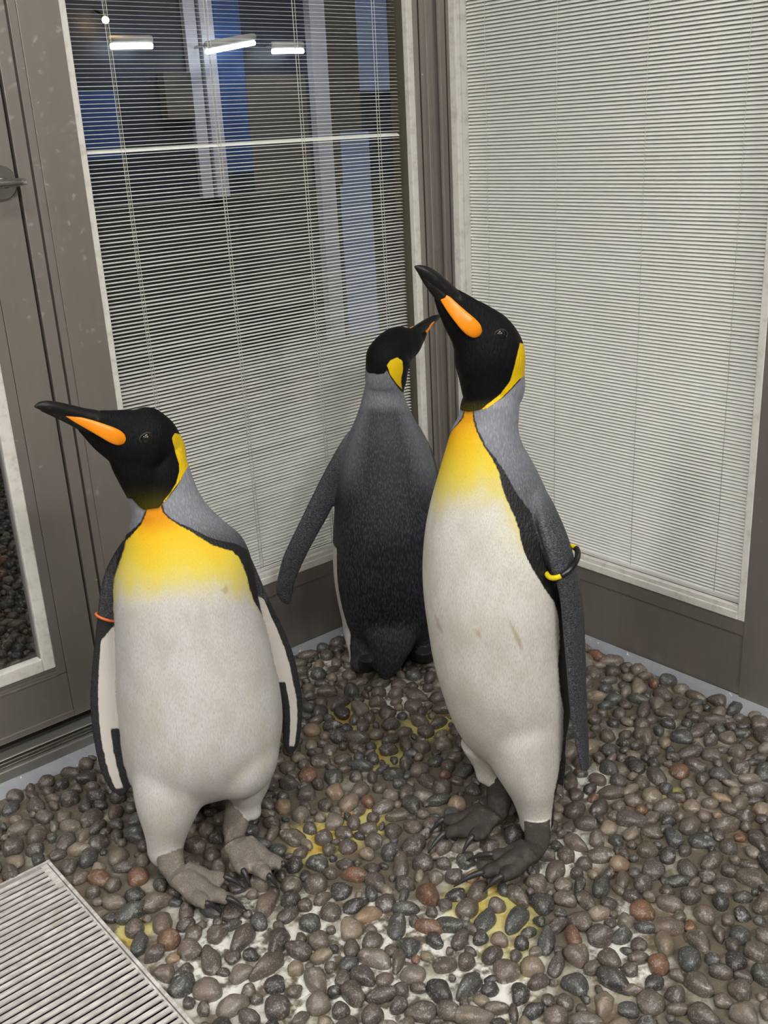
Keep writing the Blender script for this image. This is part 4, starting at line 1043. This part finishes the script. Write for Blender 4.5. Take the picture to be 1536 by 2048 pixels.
# ---- penguin C: in the corner, back turned
Cc = Bird((787, 1318), (0.64, 0.77), 1)
Cc.hc = Cc.P(780, 715, 0.0); Cc.zhip = 0.22; Cc.zlow = 0.02; Cc.zneck = 0.64
def dC(x): return (0.77 / 0.64) * (x - 785) * Cc.px
Cc.body([(735, 738, 815, 0, 0.95), (760, 732, 809, 0, 0.95), (780, 727, 806, 0, 0.95), (800, 722, 811, 0, 0.95), (820, 716, 819, 0, 0.92), (850, 704, 834, 0, 0.88), (880, 692, 851, 0, 0.84), (910, 685, 862, 0, 0.84), (950, 678, 872, 0, 0.88), (1000, 670, 879, 0, 0.94), (1050, 666, 883, 0, 1.0),
        (1100, 665, 885, 0, 1.0), (1150, 668, 886, 0, 1.0), (1200, 676, 885, 0, 0.95), (1240, 686, 882, 0, 0.85), (1265, 697, 876, 0, 0.7), (1280, 715, 860, 0, 0.5), (1285, 740, 840, 0, 0.3)])
Cc.path([(770, 805, 8, 0), (770, 790, 28, 0), (771, 770, 38, 0), (774, 735, 41, -0.005), (778, 715, 43, 0), (786, 700, 37, 0.008), (801, 691, 35, 0.025), (817, 685, 28, 0.04), (831, 676, 19, 0.06), (843, 666, 12, 0.072), (851, 659, 6, 0.08)], 0, lat=0.9)
e = leg(Cc, (735, 1240, 0.0), (732, 1312), 0.03, 0.058, 0.05, 0.038)
e = leg(Cc, (840, 1235, 0.0), (846, 1296), 0.03, 0.058, 0.05, 0.038)
Cc.foot((735, 1318, 0.034), [((700, 1284), (694, 1276)), ((722, 1272), (720, 1263)), ((745, 1276), (746, 1267))], shin=ground(734, 1316, 0.06), r=1.15)
Cc.foot((848, 1304, 0.034), [((832, 1268), (830, 1259)), ((858, 1258), (859, 1249)), ((880, 1264), (883, 1256))], shin=ground(847, 1302, 0.06), r=1.15)
Cc.path([(786, 1200, 40, -0.05), (785, 1240, 52, -0.075), (782, 1280, 48, -0.095), (777, 1310, 38, -0.10), (773, 1335, 26, -0.10), (771, 1350, 14, -0.098), (770, 1360, 3, -0.096)], 0, lat=0.5, latdir=Cc.n)
CL = Cc.flipper([(712, 848), (690, 872), (668, 908), (645, 950), (624, 992), (602, 1037), (581, 1080), (565, 1116), (555, 1155), (551, 1180), (560, 1200), (572, 1209)],
                [(745, 900), (712, 935), (692, 965), (679, 990), (667, 1010), (655, 1034), (638, 1064), (618, 1101), (602, 1135), (590, 1165), (584, 1192), (580, 1208)], [0.01, 0.0, -0.02, -0.03], 0.009, 1)
CR = Cc.flipper([(838, 850), (862, 895), (876, 940), (886, 985), (896, 1035), (901, 1090), (899, 1140), (892, 1165)], [(805, 900), (836, 935), (848, 965), (856, 1000), (862, 1040), (868, 1090), (876, 1135), (885, 1160)], [0.01, 0.0, -0.02, -0.03], 0.009, 1)
C_HOOD = [(640, 742), (735, 742), (755, 748), (768, 746), (774, 738), (782, 754), (794, 771), (804, 783), (812, 786), (960, 800), (960, 500), (640, 500)]
C_PATCH = [(774, 731), (781, 720), (795, 715), (805, 722), (806, 739), (802, 760), (804, 779), (793, 767), (781, 750)]
def patC(b, co, q, qh, lat, pid, ex):
    d = {}
    dep = (co - b.O) @ b.n
    edge = b.bodyC; k = np.clip(np.searchsorted(-edge[:, 2], -co[:, 2]), 0, len(edge) - 1)
    sx = ((co - edge[k]) @ b.r) / np.linalg.norm(b.bodyU[k], axis=1)
    zt_ = b.P(780, 985)[2]
    fr = np.minimum((dep - np.where(sx < 0, -0.048, 0.02)) / b.px, (b.P(780, 1075)[2] - co[:, 2]) / b.px * 0.5); fr = np.where(pid == 0, fr, -20)
    d['front'] = fr; d['band'] = fr + 4
    nearh = co[:, 2] > b.P(780, 800)[2]
    hd = np.where(nearh, sd_poly(qh, C_HOOD), -30); d['hood'] = hd; d['hoodrim'] = hd + 1.2
    d['patch'] = np.where(nearh & (pid == 0), sd_poly(qh, C_PATCH), -9.0)
    d['olive'] = np.zeros(len(co))
    d['yel'] = interp_y(q[:, 1], [780, 900, 980], [0.9, 0.4, 0.0])
    mid = np.clip(1 - np.abs(sx) * 1.25, 0, 1)
    dk = interp_y(q[:, 1], [760, 808, 826, 960, 1040, 1250, 1300], [0.35, 0.50, 0.93, 0.97, 1.0, 1.0, 0.95])
    d['dark'] = np.clip(dk - (1 - np.clip(mid * 2.2, 0, 1)) * interp_y(q[:, 1], [800, 830, 930, 1000], [0, 0.35, 0.30, 0]), 0, 1)
    d['stain'] = np.full(len(co), -9.0); d['finw'] = np.full(len(co), -20.0)
    add_pattern_common(d, b, pid, ex); d['finout'] = 0.75 + 0 * ex[:, 0]
    return d
MC = mat_penguin('penguin_plumage_back', (0.012, 0.011, 0.010), (0.05, 0.045, 0.04), (0.62, 0.60, 0.58))
res = Cc.build(0.0026, 4)
rc = finish(Cc, 'king penguin with its dark back turned, standing in the corner between the windows', Cc.O, *res, patC, MC)
beak(Cc, rc, [(826, 670, 13, 0.05), (842, 657, 11, 0.07), (858, 645, 9, 0.095), (870, 637, 6.5, 0.11), (878, 633, 3.5, 0.12), (883, 631, 1, 0.128)],
     [(826, 690, 10, 0.055), (838, 676, 9, 0.07), (850, 660, 7, 0.085), (864, 646, 4, 0.10), (876, 636, 1.2, 0.115)],
     [(869, 643, 0.6, 0.10, 6), (860, 652, 4, 0.09, 11), (850, 664, 6.5, 0.08, 16), (843, 676, 7, 0.07, 20), (838, 688, 5, 0.064, 22), (836, 698, 0.6, 0.06, 22)],
     (812, 695, 6.5, 0.02, 0.026), 0)
ring_band(rc, Cc, CR[0], CR[1], 0.28, 'flipper_band', plain('purple_band', (0.05, 0.02, 0.22), 0.4), 0.0025, 1.12, -0.012, 'purple flipper band')
